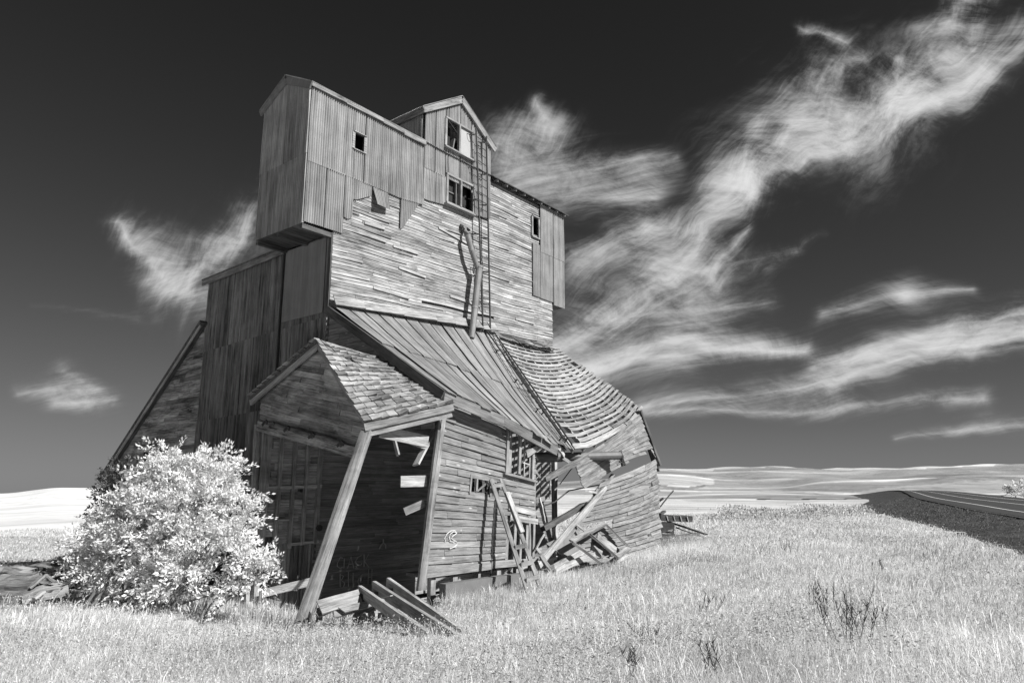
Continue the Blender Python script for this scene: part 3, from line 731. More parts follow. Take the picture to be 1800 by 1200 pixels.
mb = MB(); a, b, c, d = OS; bars(mb, SO, ((a-.008, c-.02, a-.008, d+.02), (b+.004, c-.02, b+.004, d+.02), (a+.055, c, a+.05, d)), .06, .04, -.03); mb.bar(SO(a+.07, c), SO(b-.01, d), .03, .04, (0, 1, 0), .9); part(mb, 'small_opening_frame', 'trim', OFF)
mb = MB(); a, b, c, d = OD; bars(mb, SO, ((a-.006, -.02, a-.006, d), (.80, -.02, .80, d), (.935, -.02, .93, d), (.86, -.02, .865, d)), .10, .05, .03, .9); bars(mb, SO, ((.77, .0, .77, d),), .16, .03, .2, .7); part(mb, 'door_frame', 'stud', OFF)
mb = MB(); mb.tube([SO(.555, -.12)+e, SO(.55, .2)+e, SO(.557, .45)+e], .016, 6); part(mb, 'wall_cable', 'iron', OFF)
mb = MB()                                             # white scrawled curls on the boards
def scrawl(mb, S, pts, r, v=-.055):
    q = [S(*p) + V3((0, v, 0)) for p in pts]
    mb.tube(q, r, 5)
pf = lambda x, y: FV(x, y, -4.4)
for cu in ([(780.5, 951), (779, 946), (783, 938), (790, 932.5), (797, 932), (799, 934)], [(789, 951), (787, 944), (789, 938), (795, 934), (801, 936)], [(800, 937), (793, 942), (791, 946), (795, 949), (800, 951), (801, 956), (797, 960), (788, 964)], [(789, 951), (796, 952)]):
    mb.tube([pf(*p)+V3((0, -.045, 0)) for p in cu], .011, 5)
part(mb, 'chalk_curl', 'chalk', OFF)
mb = MB(); pd = lambda x, y: FV(x, y, -.03)
GR = [[(602.5, 980), (598, 979), (593, 990), (593, 995), (598, 998), (602, 996)], [(605.5, 981), (604.5, 998)], [(611, 998), (617, 978), (622, 998)], [(613, 991), (621, 990)],
      [(636, 975), (629, 979), (625, 986), (627, 992), (634, 993), (636, 989)], [(640, 974), (640, 996)], [(648, 974), (641, 986), (648, 996)],
      [(598, 1008), (598, 1031)], [(598, 1009), (604, 1012), (600, 1019), (606, 1024), (604, 1031)], [(612.5, 1002), (612.5, 1030)], [(609, 1003), (616, 1002)], [(621, 1006), (620.5, 1032)], [(638, 1008), (631, 1014), (629, 1022), (632, 1028), (640, 1026)], [(648, 1000), (647, 1026)], [(654, 999), (653, 1028)], [(647, 1014), (654, 1013)]]
for cu in GR: mb.tube([pd(*p) for p in cu], .014, 5)
part(mb, 'chalk_letters', 'chalkdim', None, 'faint chalk capitals scratched on the dark planks'); mb = MB()
for cu in ([(667, 964), (670, 957), (674, 953), (678, 957), (678, 964)], [(674, 953), (674, 947)]): mb.tube([pd(*p) for p in cu], .022, 5)
part(mb, 'chalk_mark', 'chalkdim')
mb = MB(); slab(mb, (.05, -4.33, .2), (4.0, -4.33, .2), (4.0, -3.5, .2), (.05, -3.5, .2), .08); part(mb, 'office_floor', 'darkwood', OFF)
mb = MB(); mb.siding(lambda s, t: V3((s, -3.3, t)), 2.25, 4.0, .25, 3.3, 20, 1.2, .6, (.6, 1.2)); part(mb, 'office_dark_backing', 'darkwood', OFF)  # boards added behind the window so the office inside reads dark
for k, u in enumerate((.1, .85, 1.7, 2.5, 3.3)):
    mb = MB(); mb.bar((u, -4.3, -.7), (u, -4.3, .16), .16, .12, (0, 1, 0), .8); part(mb, 'floor_stub', 'stud')
for (p, q, w, h, up) in (((704, 846), (750, 845), .26, .05, (0, 0, 1)), ((711, 899), (746, 884), .18, .05, (0, 0, 1)), ((775, 733), (731, 817), .05, .20, (1, 0, 0)), ((668, 758), (752, 776), .28, .05, (0, 0, 1)), ((692, 768), (700, 800), .05, .08, (1, 0, 0)), ((708, 770), (752, 785), .16, .06, (0, 0, 1))):
    mb = MB(); mb.bar(FV(*p, -4.0), FV(*q, -4.25), h, w, up, random.uniform(.8, 1.1)); part(mb, 'loose_stub_board', 'stud')
# foundation under the office and the collapse
for a, b in (((-.1, -4.95, -.9), (2.2, -4.75, .06)), ((2.23, -4.97, -.9), (4.4, -4.77, .05)), ((4.4, -5.05, -.9), (10.2, -4.85, -.04))):
    mb = MB(); mb.box(a, b, 1); part(mb, 'foundation_wall', 'concrete')

# ---- porch over the drive-through
BL, BR = V3((-1.6, .58, 3.84)), V3((-1.6, -3.76, 2.93))
SG = lambda s, t: BL.lerp(BR, s)+V3((0, 0, t))
mb = MB()
mb.siding(SG, 0, 1, 0, 2.40, 16, .45, .12, (.5, 1.6), (), .03, .006, .004, .04, .01, .03, .006,
          lo=lambda t: 0 if t < .88 else .595*(t-.88)/1.56, hi=lambda t: 1 if t < .74 else 1-.405*(t-.74)/1.68)
PORCH = part(mb, 'porch', 'gable')
mb = MB()
A = V3((-1.80, -1.99, 5.80)); B = V3((-1.82, -4.02, 3.64)); Cc = V3((.02, -2.05, 5.62)); Dd = V3((.12, -4.92, 4.20))
SP = bil(B, Dd, Cc, A)
rows = 15
for r in range(rows):
    s = -.02+random.uniform(-.02, 0)
    while s < 1.0:
        w = random.uniform(.07, .13); dtt = 1/rows
        if random.random() > .035: mb.board(SP, s+.004, min(s+w, 1.02)-.004, (r-.15)*dtt+random.uniform(-.006, .006), (r+1.1)*dtt, 1, .015, .045*random.uniform(.7, 1.3), .004, random.triangular(.45, 1.45, 1.0), random.uniform(-.010, .010), random.choice([0, 0, .04, .06]))
        s += w
part(mb, 'porch_shingles', 'shingle', PORCH)
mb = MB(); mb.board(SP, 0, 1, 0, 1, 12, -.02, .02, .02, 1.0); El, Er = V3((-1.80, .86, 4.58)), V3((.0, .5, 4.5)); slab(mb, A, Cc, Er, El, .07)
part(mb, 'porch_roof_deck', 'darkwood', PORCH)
mb = MB()
for k in range(13):                                   # shingle edges on the far slope, seen from below
    f0, f1 = k/13, (k+1)/13; mb.bar(A.lerp(El, f0)+V3((0, 0, .03)), A.lerp(El, f1)+V3((0, 0, .07)), .16, .03, (0, 0, 1), random.uniform(.6, 1.3))
part(mb, 'shingle_edge', 'shingle', PORCH)
mb = MB(); mb.bar(A+V3((.04, 0, -.14)), El+V3((.04, 0, -.14)), .05, .16, (0, 0, 1), .9); mb.bar(A+V3((.04, 0, -.14)), B+V3((.04, .0, -.1)), .05, .10, (0, 0, 1), .7); part(mb, 'porch_verge', 'stud', PORCH)
mb = MB(); mb.bar(B+V3((-.02, .02, -.12)), Dd+V3((-.02, .02, -.12)), .05, .17, (0, 0, 1), .95, seg=4, jit=.006); mb.bar(B+V3((0, .1, -.28)), Dd+V3((0, .1, -.27)), .09, .15, (0, 0, 1), 1.1, seg=3, jit=.006); part(mb, 'porch_eave_board', 'trim', PORCH)
mb = MB(); mb.bar(SG(0, .0)+V3((-.06, 0, -.02)), SG(1.0, -.0)+V3((-.06, 0, .0)), .07, .26, (0, 0, 1), 1.2, seg=5, jit=.012); part(mb, 'porch_header', 'gable', PORCH)
for a, b, r in ((.1, .34, .07), (.36, .58, .08), (.6, .84, .085)):
    mb = MB(); mb.tube([SG(a, .13)+V3((-.12, 0, random.uniform(-.02, .02))), SG((a+b)/2, .12)+V3((-.16, 0, .02)), SG(b, .11)+V3((-.12, 0, -.01))], [r*.7, r, r*.8], 9, .8); part(mb, 'curled_tar_paper', 'gable', PORCH)
for s in (.12, .2, .35, .59, .85):
    mb = MB(); p = SG(s, .17)+V3((-.16, 0, 0)); mb.bar(p, p+V3((-.05, -.14, -.06)), .04, .09, (0, 0, 1)); mb.bar(p, p+V3((-.03, .12, -.10)), .03, .06, (0, 0, 1)); part(mb, 'tar_paper_tear', 'felt', PORCH)
mb = MB(); mb.bar((-1.62, .62, 3.85), (-1.60, .52, -.8), .20, .08, (0, 1, 0), 1.0, seg=4, jit=.01); mb.bar((-1.55, .40, 3.8), (-1.52, .34, -.5), .14, .06, (0, 1, 0), .8); part(mb, 'left_post', 'stud', PORCH)
pt = FU(650, 757, -1.66); pb = IW(FZ(531, 1108, -.55)); 
mb = MB(); mb.bar(pt+V3((0, 0, .08)), pb, .15, .16, (1, .4, .2), .9, seg=6, jit=.006); o = part(mb, 'leaning_post', 'pale', PORCH); o['label'] = 'pale square post leaning far out of plumb to the grass'
mb = MB(); d = V3((-.12, .05, 0)); mb.bar(pt+d, pb+d, .09, .14, (1, .4, .2), .45, seg=4, jit=.01); part(mb, 'post_shade_strip', 'stud', PORCH)  # dark strip added as the shaded left side of the post
# inside left wall of the porch
SI = lambda s, t: V3((-1.55+1.55*s, .50-.52*s, t))
mb = MB(); mb.siding(SI, 0, 1, .75, 4.0, 17, .5, .3, (.5, 1.5), ((.62, .78, 2.0, 2.35), (.0, .3, .6, .95)), .02, .02, .01, .03, .03); INW = part(mb, 'porch_inner_wall', 'inner', PORCH)
mb = MB(); 
for k in range(3): mb.corr(lambda s, t: V3((-1.55+1.55*s, .56-.52*s, t)), k/3, (k+1)/3, -.9, 3.0, .05, .012, 3, random.uniform(.7, 1))
part(mb, 'inner_tin', 'tindark', PORCH)
for s, w, z0 in ((.10, .11, .3), (.30, .10, .1), (.53, .10, .62), (.74, .10, .7), (.96, .12, .75)):
    mb = MB(); mb.bar(SI(s, z0)+V3((-.03, -.07, 0)), SI(s+.01, 3.95)+V3((-.03, -.07, 0)), w, .08, (0, 1, 0), random.uniform(.7, 1)); part(mb, 'stud', 'stud', PORCH)
for a, za, b, zb, w in ((.06, 2.18, 1.0, 2.24, .09), (.48, .72, 1.0, .78, .07), (.3, 1.35, .5, 1.36, .05)):
    mb = MB(); mb.bar(SI(a, za)+V3((0, -.08, 0)), SI(b, zb)+V3((0, -.08, 0)), .06, w, (0, 0, 1), 1.0); part(mb, 'stud_rail', 'stud', PORCH)
mb = MB(); q = FU(556, 927, -.3); mb.tube([q+V3((-.02, -.14, 0)), q+V3((-.03, -.19, 0))], .085, 14); part(mb, 'round_hole_cover', 'void', PORCH)
mb = MB(); mb.bar(FU(462, 1042, -1.2), FU(562, 1018, -.25), .14, .2, (0, 0, 1), 1.0); part(mb, 'floor_beam', 'stud', PORCH)

# ---- collapsed right end of the lean-to front
vW = -4.4
LW = poly([(0, FV(972, 998, vW)), (.35, FV(992, 950, vW)), (.6, FV(1012, 914, vW)), (.85, FV(1040, 874, vW)), (1, FV(1056, 848, vW))])
RW = poly([(0, FV(1160, 962, vW)), (1, FV(1152, 806, vW))])
def SWp(s, t):
    p = LW(t).lerp(RW(t), s); k = math.sin(math.pi*min(1, max(0, s)))
    return p+V3((0, -.28*k, .10*k*max(t, 0)**1.3-.06*k+.03*math.sin(t*19)*k))
mb = MB(); mb.siding(SWp, 0, 1, 0, 1, 18, .40, .09, (.7, 1.25), ((.06, .36, .44, .50), (.80, .86, .18, .23)), .05, .004, .004, .05, .02, .05, .03)
part(mb, 'buckled_wall', 'warped')
FB = bil(FV(1026, 858, vW), FV(1150, 803, vW), FV(1123, 727, vW), FV(1009, 809, vW))
def SFl(s, t):
    p = FB(s, t); k = math.sin(math.pi*min(1, max(0, s))); return p+V3((0, -.15*k, .30*k*(1-t)-.05*k))
mb = MB(); mb.siding(SFl, 0, 1, 0, 1, 10, .42, .1, (.75, 1.2), ((.86, .98, .08, .20), (.55, 1.0, -.1, .06)), .04, .004, 0, .04, .02, .03, .015); part(mb, 'hanging_wall_flap', 'warped')
mb = MB(); a, b = FV(1122, 722, -4.2), FV(1157, 818, -4.4); mb.bar(a, b, .10, .26, (0, 1, .2), .9, seg=4, jit=.012); mb.bar(a+V3((.14, .1, .02)), b+V3((.1, .1, -.2)), .05, .2, (0, 1, .2), .6); part(mb, 'end_rake_board', 'darkwood')
def sticks(name, lst, mat, parent=None, each=True):
    for (p, q, va, vb, w, h, tn) in lst:
        mb = MB(); mb.bar(FV(*p, va), FV(*q, vb), h, w, (0, 0, 1) if abs(p[0]-q[0]) > abs(p[1]-q[1])*.5 else (0, 1, 0), tn, seg=5, jit=.008, ragged=.10, bow=random.uniform(-.05, .05)); part(mb, name, mat, parent)
sticks('hanging_beam', [((955, 845), (1014, 812), -4.3, -4.5, .17, .07, .8), ((924, 799), (968, 768), -4.6, -4.4, .16, .10, .9), ((958, 770), (990, 792), -4.3, -4.3, .10, .06, .8)], 'trim')
sticks('standing_stud', [((938, 786), (936, 1000), -4.0, -4.0, .08, .10, .7), ((976, 832), (975, 925), -2.4, -2.4, .12, .16, .8), ((928, 870), (931, 1000), -4.1, -4.1, .07, .08, .8), ((1043, 872), (1062, 845), -4.2, -4.2, .07, .12, .7), ((1062, 868), (1078, 832), -4.1, -4.1, .08, .12, .7)], 'stud')
sticks('broken_stick', [((946, 872), (957, 918), -3.9, -4.0, .10, .05, 1.2), ((942, 965), (957, 938), -4.2, -4.2, .04, .04, 1.1), ((940, 880), (960, 875), -3.9, -3.9, .14, .06, .6), ((930, 780), (942, 806), -4.3, -4.2, .08, .05, 1), ((925, 850), (938, 870), -4.4, -4.2, .10, .05, 1), ((975, 783), (990, 800), -4.4, -4.3, .12, .05, 1.2), ((950, 765), (972, 786), -4.5, -4.5, .14, .05, 1), ((936, 815), (952, 842), -4.2, -4.3, .05, .03, .9), ((990, 806), (1008, 822), -4.3, -4.4, .10, .03, .8), ((1030, 862), (1052, 868), -4.5, -4.5, .06, .03, 1.1), ((1000, 935), (1030, 900), -4.5, -4.5, .07, .03, .9)], 'pale')
mb = MB(); mb.tube([FV(x, y, -3.9) for x, y in ((924, 882), (935, 888), (955, 889), (975, 882), (1000, 862), (1030, 856), (1058, 851))], .022, 6); mb.tube([FV(1013, 812, -4.3), FV(984, 851, -3.9)], .018, 6); part(mb, 'dangling_cable', 'iron')
AU = MB(); a, b = FV(930, 804, -3.4), FV(1092, 800, -5.0)
AU.tube([a, a.lerp(b, .34)], .155, 16, .9, True); AU.tube([a.lerp(b, .32), b], .135, 16, 1.15, False); AU.tube([b-(b-a)*.012, b+(b-a)*.004], .155, 16, 1.2, False); o = part(AU, 'auger_tube', 'auger', None, None, True)
mb = MB(); mb.tube([b-(b-a)*.02, b-(b-a)*.004], .125, 14); part(mb, 'tube_mouth', 'void', o)
mb = MB(); mb.bar(b+V3((.02, 0, -.05)), b+V3((.22, .02, -.30)), .05, .08, (0, 1, 0)); mb.bar(b+V3((-.12, 0, -.2)), b+V3((.25, 0, -.28)), .04, .05, (0, 1, 0)); mb.bar(b+V3((.02, 0, -.1)), b+V3((.05, 0, -.34)), .05, .07, (0, 1, 0)); part(mb, 'tube_bracket', 'iron', o)

# ---- iron ladders and spout
def ladder(name, pa, pb, pc, pd_, rung, step, mat, hoops=()):
    """rails pa->pb and pc->pd_"""
    mb = MB(); mb.bar(pa, pb, .045, .045, (0, 1, 0)); mb.bar(pc, pd_, .045, .045, (0, 1, 0)); o = part(mb, name, mat)
    n = int((pb-pa).length/step)
    for k in range(1, n): f = k/n; mb = MB(); mb.tube([pa.lerp(pb, f), pc.lerp(pd_, f)], rung, 6); part(mb, 'rung', mat, o)
    return o
v = -.32
pa, pb, pc, pd2 = FV(837, 226, v), FV(849, 582, v), FV(855, 240, v), FV(862, 584, v)
o = ladder('wall_ladder', pa, pb, pc, pd2, .014, .30, 'iron')
for f in (.03, .2, .36, .53, .70, .86, .99):
    for A_, B_ in ((pa, pb), (pc, pd2)):
        mb = MB(); p = A_.lerp(B_, f); mb.bar(p, V3((p.x-.12, -.03, p.z+.03)), .03, .03, (0, 0, 1)); mb.tube([p, p+V3((-.1, .02, -.07)), p+V3((-.2, .12, -.05)), V3((p.x-.25, -.02, p.z+.03))], .014, 5); part(mb, 'ladder_bracket', 'iron', o)
up = V3((0, -.10, .12))
o = ladder('roof_ladder', SA(.905, .02)+up, SA(.915, .99)+up, SA(.965, .0)+up, SA(.975, .97)+up, .014, .33, 'iron')
for f in (.05, .3, .55, .8):
    for s in (.908, .968): mb = MB(); p = SA(s, f); mb.bar(p+up, p, .03, .03); mb.bar(p+up+V3((-.12, 0, .0)), p+up+V3((.1, 0, 0)), .03, .03); part(mb, 'ladder_bracket', 'iron', o)
q = [FV(816, 402, -.12), FV(822, 414, -.38), FV(829, 440, -.42), FV(839, 470, -.42)]
mb = MB(); mb.tube(q, [.10, .105, .10, .095], 14); SPO = part(mb, 'grain_spout', 'pipe', None, None, True)
q2 = [FV(843, 468, -.45), FV(839, 500, -.45), FV(835, 540, -.45), FV(829, 594, -.55)]
mb = MB(); mb.tube(q2, [.13, .12, .12, .105], 14); mb.tube([q2[0], q2[0].lerp(q2[1], .12)], .145, 14); mb.tube([q2[2], q2[2].lerp(q2[3], .06)], .128, 14); part(mb, 'lower_spout', 'pipe', SPO, None, True)
mb = MB(); p = q[0]; mb.bar(p+V3((-.16, .05, .08)), p+V3((.18, .05, .02)), .06, .14, (0, 0, 1)); mb.bar(p+V3((-.15, .0, .05)), p+V3((-.1, -.1, -.08)), .03, .08); mb.bar(p+V3((.13, .0, .04)), p+V3((.16, -.12, -.05)), .03, .10); part(mb, 'spout_flange', 'iron', SPO)
# ================================================================== LAND
def np_mesh(name, co, tris, mat, tone=None, kind=None, quads=False, smooth=False):
    me = bpy.data.meshes.new(name); k = tris.shape[1]
    me.vertices.add(len(co)); me.vertices.foreach_set('co', co.astype(np.float32).ravel())
    me.loops.add(tris.size); me.loops.foreach_set('vertex_index', tris.astype(np.int32).ravel())
    me.polygons.add(len(tris)); me.polygons.foreach_set('loop_start', np.arange(0, tris.size, k, dtype=np.int32))
    me.materials.append(M[mat] if isinstance(mat, str) else mat)
    if tone is not None:
        dom = 'FACE' if len(tone) == len(tris) and len(tris) != len(co) else 'POINT'
        a = me.attributes.new('tone', 'FLOAT', dom); a.data.foreach_set('value', tone.astype(np.float32))
    if smooth: me.polygons.foreach_set('use_smooth', np.ones(len(tris), dtype=bool))
    me.update(calc_edges=True); me.validate()
    o = bpy.data.objects.new(name, me); COL.objects.link(o)
    if kind: o['kind'] = kind
    return o
CTRL = [(0, 0, .45), (-4, 2, .42), (4, 2, .5), (0, 6, .42), (5, 8, .45), (11, 10, .42), (9, 4, .45), (-5, 8, .12), (-9, 8, .05), (-4.0, 14.4, -.55), (-1.2, 12, -.12), (1, 12.5, -.05), (2.5, 9, .3), (-2.5, 10, .05),
        (-10, 12, -.12), (-14, 16, -.2), (-13, 21, -.45), (-18, 30, -.9), (-28, 45, -1.2), (-8, 14, -.25), (-7, 17, -.5), (-25, 18, -.4), (-20, 10, 0),
        (14, 22, .2), (10, 22, .2), (17, 30, .15), (12, 40, .12), (20, 50, .0), (8, 55, -.3), (26, 44, .1), (2, 50, -.7), (-8, 50, -1.1), (7, 17, .15), (40, 20, .4), (30, 0, .5), (40, 50, .3), (0, -15, .5), (30, -15, .5), (-25, -15, .1)]
for (u, v, z) in ((-.2, -5.2, -.40), (2, -5.2, -.37), (4.5, -5.4, -.28), (7, -5.3, -.14), (9.5, -5.0, .03), (11.5, -4.9, .12), (13, -4, .1), (14, 0, 0), (13, 6, -.2), (-1.8, -1.5, -.85), (-1.6, .6, -.8), (-1.5, 6, -.7), (-1.5, 13, -.7), (2, -2.3, -1.0), (5, -2.3, -.9), (8, -2.3, -.6), (10.5, -2.3, -.3), (2.5, -4.6, -.25), (5, 5, -.9), (5, 12, -.8), (12, 14, -.7)):
    w = W((u, v, z)); CTRL.append((w.x, w.y, z))
CT = np.array(CTRL); 
def tps(d): return np.where(d > 1e-9, d*d*np.log(d+1e-12), 0)
nC_ = len(CT); Km = tps(np.linalg.norm(CT[:, None, :2]-CT[None, :, :2], axis=2))+np.eye(nC_)*.5
Pm = np.c_[np.ones(nC_), CT[:, :2]]; Am = np.block([[Km, Pm], [Pm.T, np.zeros((3, 3))]]); coef = np.linalg.solve(Am, np.r_[CT[:, 2], 0, 0, 0])
def near_z(x, y):
    sh = x.shape; p = np.c_[x.ravel(), y.ravel()]; out = np.zeros(len(p))
    for i in range(0, len(p), 20000):
        q = p[i:i+20000]; d = np.linalg.norm(q[:, None]-CT[None, :, :2], axis=2); out[i:i+20000] = tps(d)@coef[:nC_]+coef[nC_]+q@coef[nC_+1:]
    return np.clip(out, -1.6, .75).reshape(sh)
# far land: for some bearings, how high the land stands at each distance
def slope_of(py): b = 600-py; return (b*cp+1250*sp)/(1250*cp-b*sp)
def col(kn): return np.array([(d, CZ+d*slope_of(py)) for d, py in kn])
FARD = np.array([40, 60, 90, 130, 180, 240, 320, 420, 560, 750, 1000, 1400, 2200, 4000.])
def prof(kn):
    k = col(kn); return np.interp(FARD, k[:, 0], k[:, 1])
left = [(40, 955), (60, 936), (90, 918), (130, 901), (180, 886), (240, 873), (320, 866.5), (420, 872), (560, 884), (1000, 875), (4000, 868)]
left2 = [(40, 955), (60, 934), (90, 914), (130, 896), (180, 878), (240, 863), (320, 857), (420, 862), (560, 874), (1000, 870), (4000, 866)]
mid = [(40, 925), (60, 912), (90, 899), (130, 888), (180, 879), (240, 873), (320, 868), (420, 862), (560, 852), (750, 846), (1000, 851), (1400, 856), (4000, 862)]
r0 = [(40, 914), (60, 907), (90, 902), (130, 894), (180, 886), (240, 879), (320, 873), (420, 862), (560, 848), (750, 834), (1000, 825), (1400, 836), (4000, 858)]
r1 = [(40, 913), (60, 906), (90, 901), (130, 893), (180, 886), (240, 879), (320, 872), (420, 863), (560, 852), (750, 838), (1000, 822.5), (1400, 836), (4000, 858)]
r2 = [(40, 912), (60, 905), (90, 898), (130, 891), (180, 883), (240, 878), (320, 872), (420, 864), (560, 845), (750, 838), (1000, 823.5), (1400, 838), (4000, 858)]
r3 = [(40, 908), (60, 902), (90, 897), (130, 892), (180, 884), (240, 878), (320, 872), (420, 862), (560, 838), (750, 834), (1000, 818), (1400, 838), (4000, 858)]
BX = np.array([-900, -200, 0, 110, 200, 420, 700, 1030, 1160, 1290, 1370, 1450, 1560, 1700, 1830, 2300, 3200.])
TB = np.array([prof(k) for k in (left, left, left, left2, left2, left2, mid, mid, r0, r1, [(d, y+(-1 if d > 600 else 0)) for d, y in r1], r2, [(d, y+1 if d > 800 else y) for d, y in r2], r3, r3, r3, r3)])
def far_z(x, y):
    r = np.hypot(x, y); yy = np.maximum(y, r*.25); px = 900+1277*x/yy; px = np.clip(px, BX[0], BX[-1]); d = np.clip(yy, FARD[0], FARD[-1])
    i = np.clip(np.searchsorted(BX, px)-1, 0, len(BX)-2); f = (px-BX[i])/(BX[i+1]-BX[i]); f = f*f*(3-2*f)
    ld = np.log(d); lf = np.log(FARD); j = np.clip(np.searchsorted(lf, ld)-1, 0, len(lf)-2); g = (ld-lf[j])/(lf[j+1]-lf[j])
    # smooth (catmull-like) across distance
    jm, jp = np.maximum(j-1, 0), np.minimum(j+2, len(lf)-1)
    def val(ii):
        a, b, c, e = TB[ii, jm], TB[ii, j], TB[ii, j+1], TB[ii, jp]
        m0 = (c-a)/np.maximum(lf[j+1]-lf[jm], 1e-6)*(lf[j+1]-lf[j]); m1 = (e-b)/np.maximum(lf[jp]-lf[j], 1e-6)*(lf[j+1]-lf[j])
        return (2*g**3-3*g**2+1)*b+(g**3-2*g**2+g)*m0+(-2*g**3+3*g**2)*c+(g**3-g**2)*m1
    return val(i)*(1-f)+val(i+1)*f
def waves(x, y):
    return (np.sin(x*.031+y*.013+1.0)*np.sin(y*.021-x*.008)+.5*np.sin(x*.07-y*.05+2)*np.sin(y*.043+.6))
def ground_z(x, y):
    x = np.asarray(x, float); y = np.asarray(y, float); r = np.hypot(x, y)
    k = np.clip((np.where(y > 0, y, r*.5)-38)/30, 0, 1); k = k*k*(3-2*k)
    z = near_z(x, y)*(1-k)
    z = z+k*np.where(r > 30, far_z(x, y), 0)
    z = z+waves(x, y)*np.clip((r-110)/900, 0, 1)*2.2
    z = z+.05*np.sin(x*.9+1.3*np.sin(y*.5))*np.sin(y*.8+.7*np.sin(x*.6))*np.clip(1-(r-40)/30, 0, 1)
    return z
def gz(x, y): return float(ground_z(np.array([x]), np.array([y]))[0])
# one sheet, polar about the camera
az = np.concatenate([np.linspace(-180, -62, 60), np.linspace(-61, -44, 30), np.linspace(-43, 43, 520), np.linspace(44, 61, 30), np.linspace(62, 179, 60)])
rr = np.concatenate([[.01], np.geomspace(.8, 12, 50), np.geomspace(12.3, 70, 130), np.geomspace(71.5, 3900, 190)])
A_, R_ = np.meshgrid(np.radians(az), rr, indexing='ij'); gx = R_*np.sin(A_); gy = R_*np.cos(A_); gzz = ground_z(gx, gy)
na, nr_ = A_.shape; idx = np.arange(na*nr_).reshape(na, nr_); nxt = np.roll(idx, -1, axis=0)
q = np.stack([idx[:, :-1], idx[:, 1:], nxt[:, 1:], nxt[:, :-1]], axis=-1).reshape(-1, 4)
def land_mat():
    m, t, b = base_mat('land'); g = t.new('ShaderNodeNewGeometry').outputs['Position']; x, y, z = t.sep(g)
    dist = t.m('SQRT', t.m('ADD', t.m('MULTIPLY', x, x), t.m('MULTIPLY', y, y)))
    fine_ = t.noise(g, 7.0, 6, .7); midn = t.noise(t.map(g, (1, 1, .2)), .35, 6, .62, .3)
    # drilled rows following the contours: bands of height and distance, bent by noise
    bend = t.noise(t.map(g, (1, 1, 0)), .006, 4, .55)
    ph = t.m('ADD', t.m('ADD', t.m('MULTIPLY', dist, .022), t.m('MULTIPLY', z, .16)), t.m('MULTIPLY', bend, 16))
    rows_ = t.noise(t.xyz(ph, t.m('MULTIPLY', x, .004), 0.0), 1.0, 5, .78)
    rows2 = t.noise(t.xyz(t.m('MULTIPLY', ph, 3.0), t.m('MULTIPLY', x, .01), 3.0), 1.0, 3, .6)
    patch = t.noise(t.map(g, (.35, 1, 0)), .011, 4, .55, .6)
    near = t.m('MULTIPLY_ADD', t.m('SUBTRACT', fine_, .5), .5, t.m('MULTIPLY_ADD', t.m('SUBTRACT', midn, .5), .45, .50))
    tl = attr(t, 'tone')
    far = t.m('MULTIPLY', tl, t.m('ADD', t.m('MULTIPLY_ADD', t.m('SUBTRACT', rows_, .5), 1.7, 1.0), t.m('MULTIPLY', t.m('SUBTRACT', rows2, .5), .8)))
    far = t.m('ADD', far, t.m('MULTIPLY', t.m('SUBTRACT', patch, .5), .30)); far = t.m('ADD', far, t.m('MULTIPLY', t.m('SUBTRACT', midn, .5), .18))
    k = t.ss(y, 40, 75)
    val = t.m('ADD', t.m('MULTIPLY', near, t.m('SUBTRACT', 1.0, k)), t.m('MULTIPLY', far, k)); val = t.m('MAXIMUM', t.m('MINIMUM', val, .85), .04)
    t.l.new(t.gray(val), b.inputs['Base Color']); b.inputs['Roughness'].default_value = .95; b.inputs['Specular IOR Level'].default_value = 0.0
    bp = t.new('ShaderNodeBump'); bp.inputs['Strength'].default_value = .5; bp.inputs['Distance'].default_value = .25
    t.l.new(t.m('ADD', fine_, midn), bp.inputs['Height']); t.l.new(bp.outputs[0], b.inputs['Normal'])
    return m
# crop tone by field: stubble pale, ripe crop mid grey, fallow darker; building's shadow painted in at left
yy = np.maximum(gy, 1); px_ = 900+1277*gx/yy
tone = np.full(gx.shape, .60)
rt = px_ > 700
tone = np.where(rt & (gy > 62), .62, tone); tone = np.where(rt & (gy > 120), .54+.04*np.sin(gy*.05+px_*.004), tone); tone = np.where(rt & (gy > 290), .28, tone); tone = np.where(rt & (gy > 330), .34, tone)
tone = np.where(rt & (gy > 455+70*np.sin(px_*.008)), .26, tone); tone = np.where(rt & (gy > 930), .50, tone)
strip = rt & (gy > 262+px_*.008) & (gy < 286) & (px_ > 1330) & (px_ < 1530); tone = np.where(strip, .07, tone)
kn = ((px_-1195)/62)**2+((gy-640)/150)**2; tone = np.where(kn < 1, .44, tone); tone = np.where((kn >= 1) & (kn < 1.35) & (gy < 600) & (px_ < 1240), .16, tone)
tone = np.where(rt & (gy > 400), tone+.20*np.exp(-((gy-(560+(px_-1480)*.25))/26)**2)*np.clip((px_-1440)/150, 0, 1), tone)
for g0, wdt, dep in ((128, 2.5, .30), (150, 4, .34), (171, 2.5, .26), (196, 4, .36), (226, 5, .34), (252, 4, .3)):
    gg = g0+(px_-1300)*.018+3*np.sin(px_*.03+g0); tone = np.where(rt, tone*(1-dep*np.exp(-((gy-gg)/wdt)**2)*(.55+.45*np.sin(px_*.017+g0))), tone)
for g0, wdt, dep, sl in ((345, 9, .8, .10), (420, 12, .9, -.12), (505, 14, .9, .20), (700, 26, .8, -.25), (850, 22, .7, .15)):
    gg = g0+(px_-1300)*sl+22*np.sin(px_*.011+g0); tone = np.where(rt & (gy > 300), tone*(1+dep*np.exp(-((gy-gg)/wdt)**2)), tone)
tone = np.where((~rt), .72, tone); tone = np.where((~rt) & (gy > 42) & (gy < 54), .40, tone)  # dark band on the left: the building's shadow put into the field tone
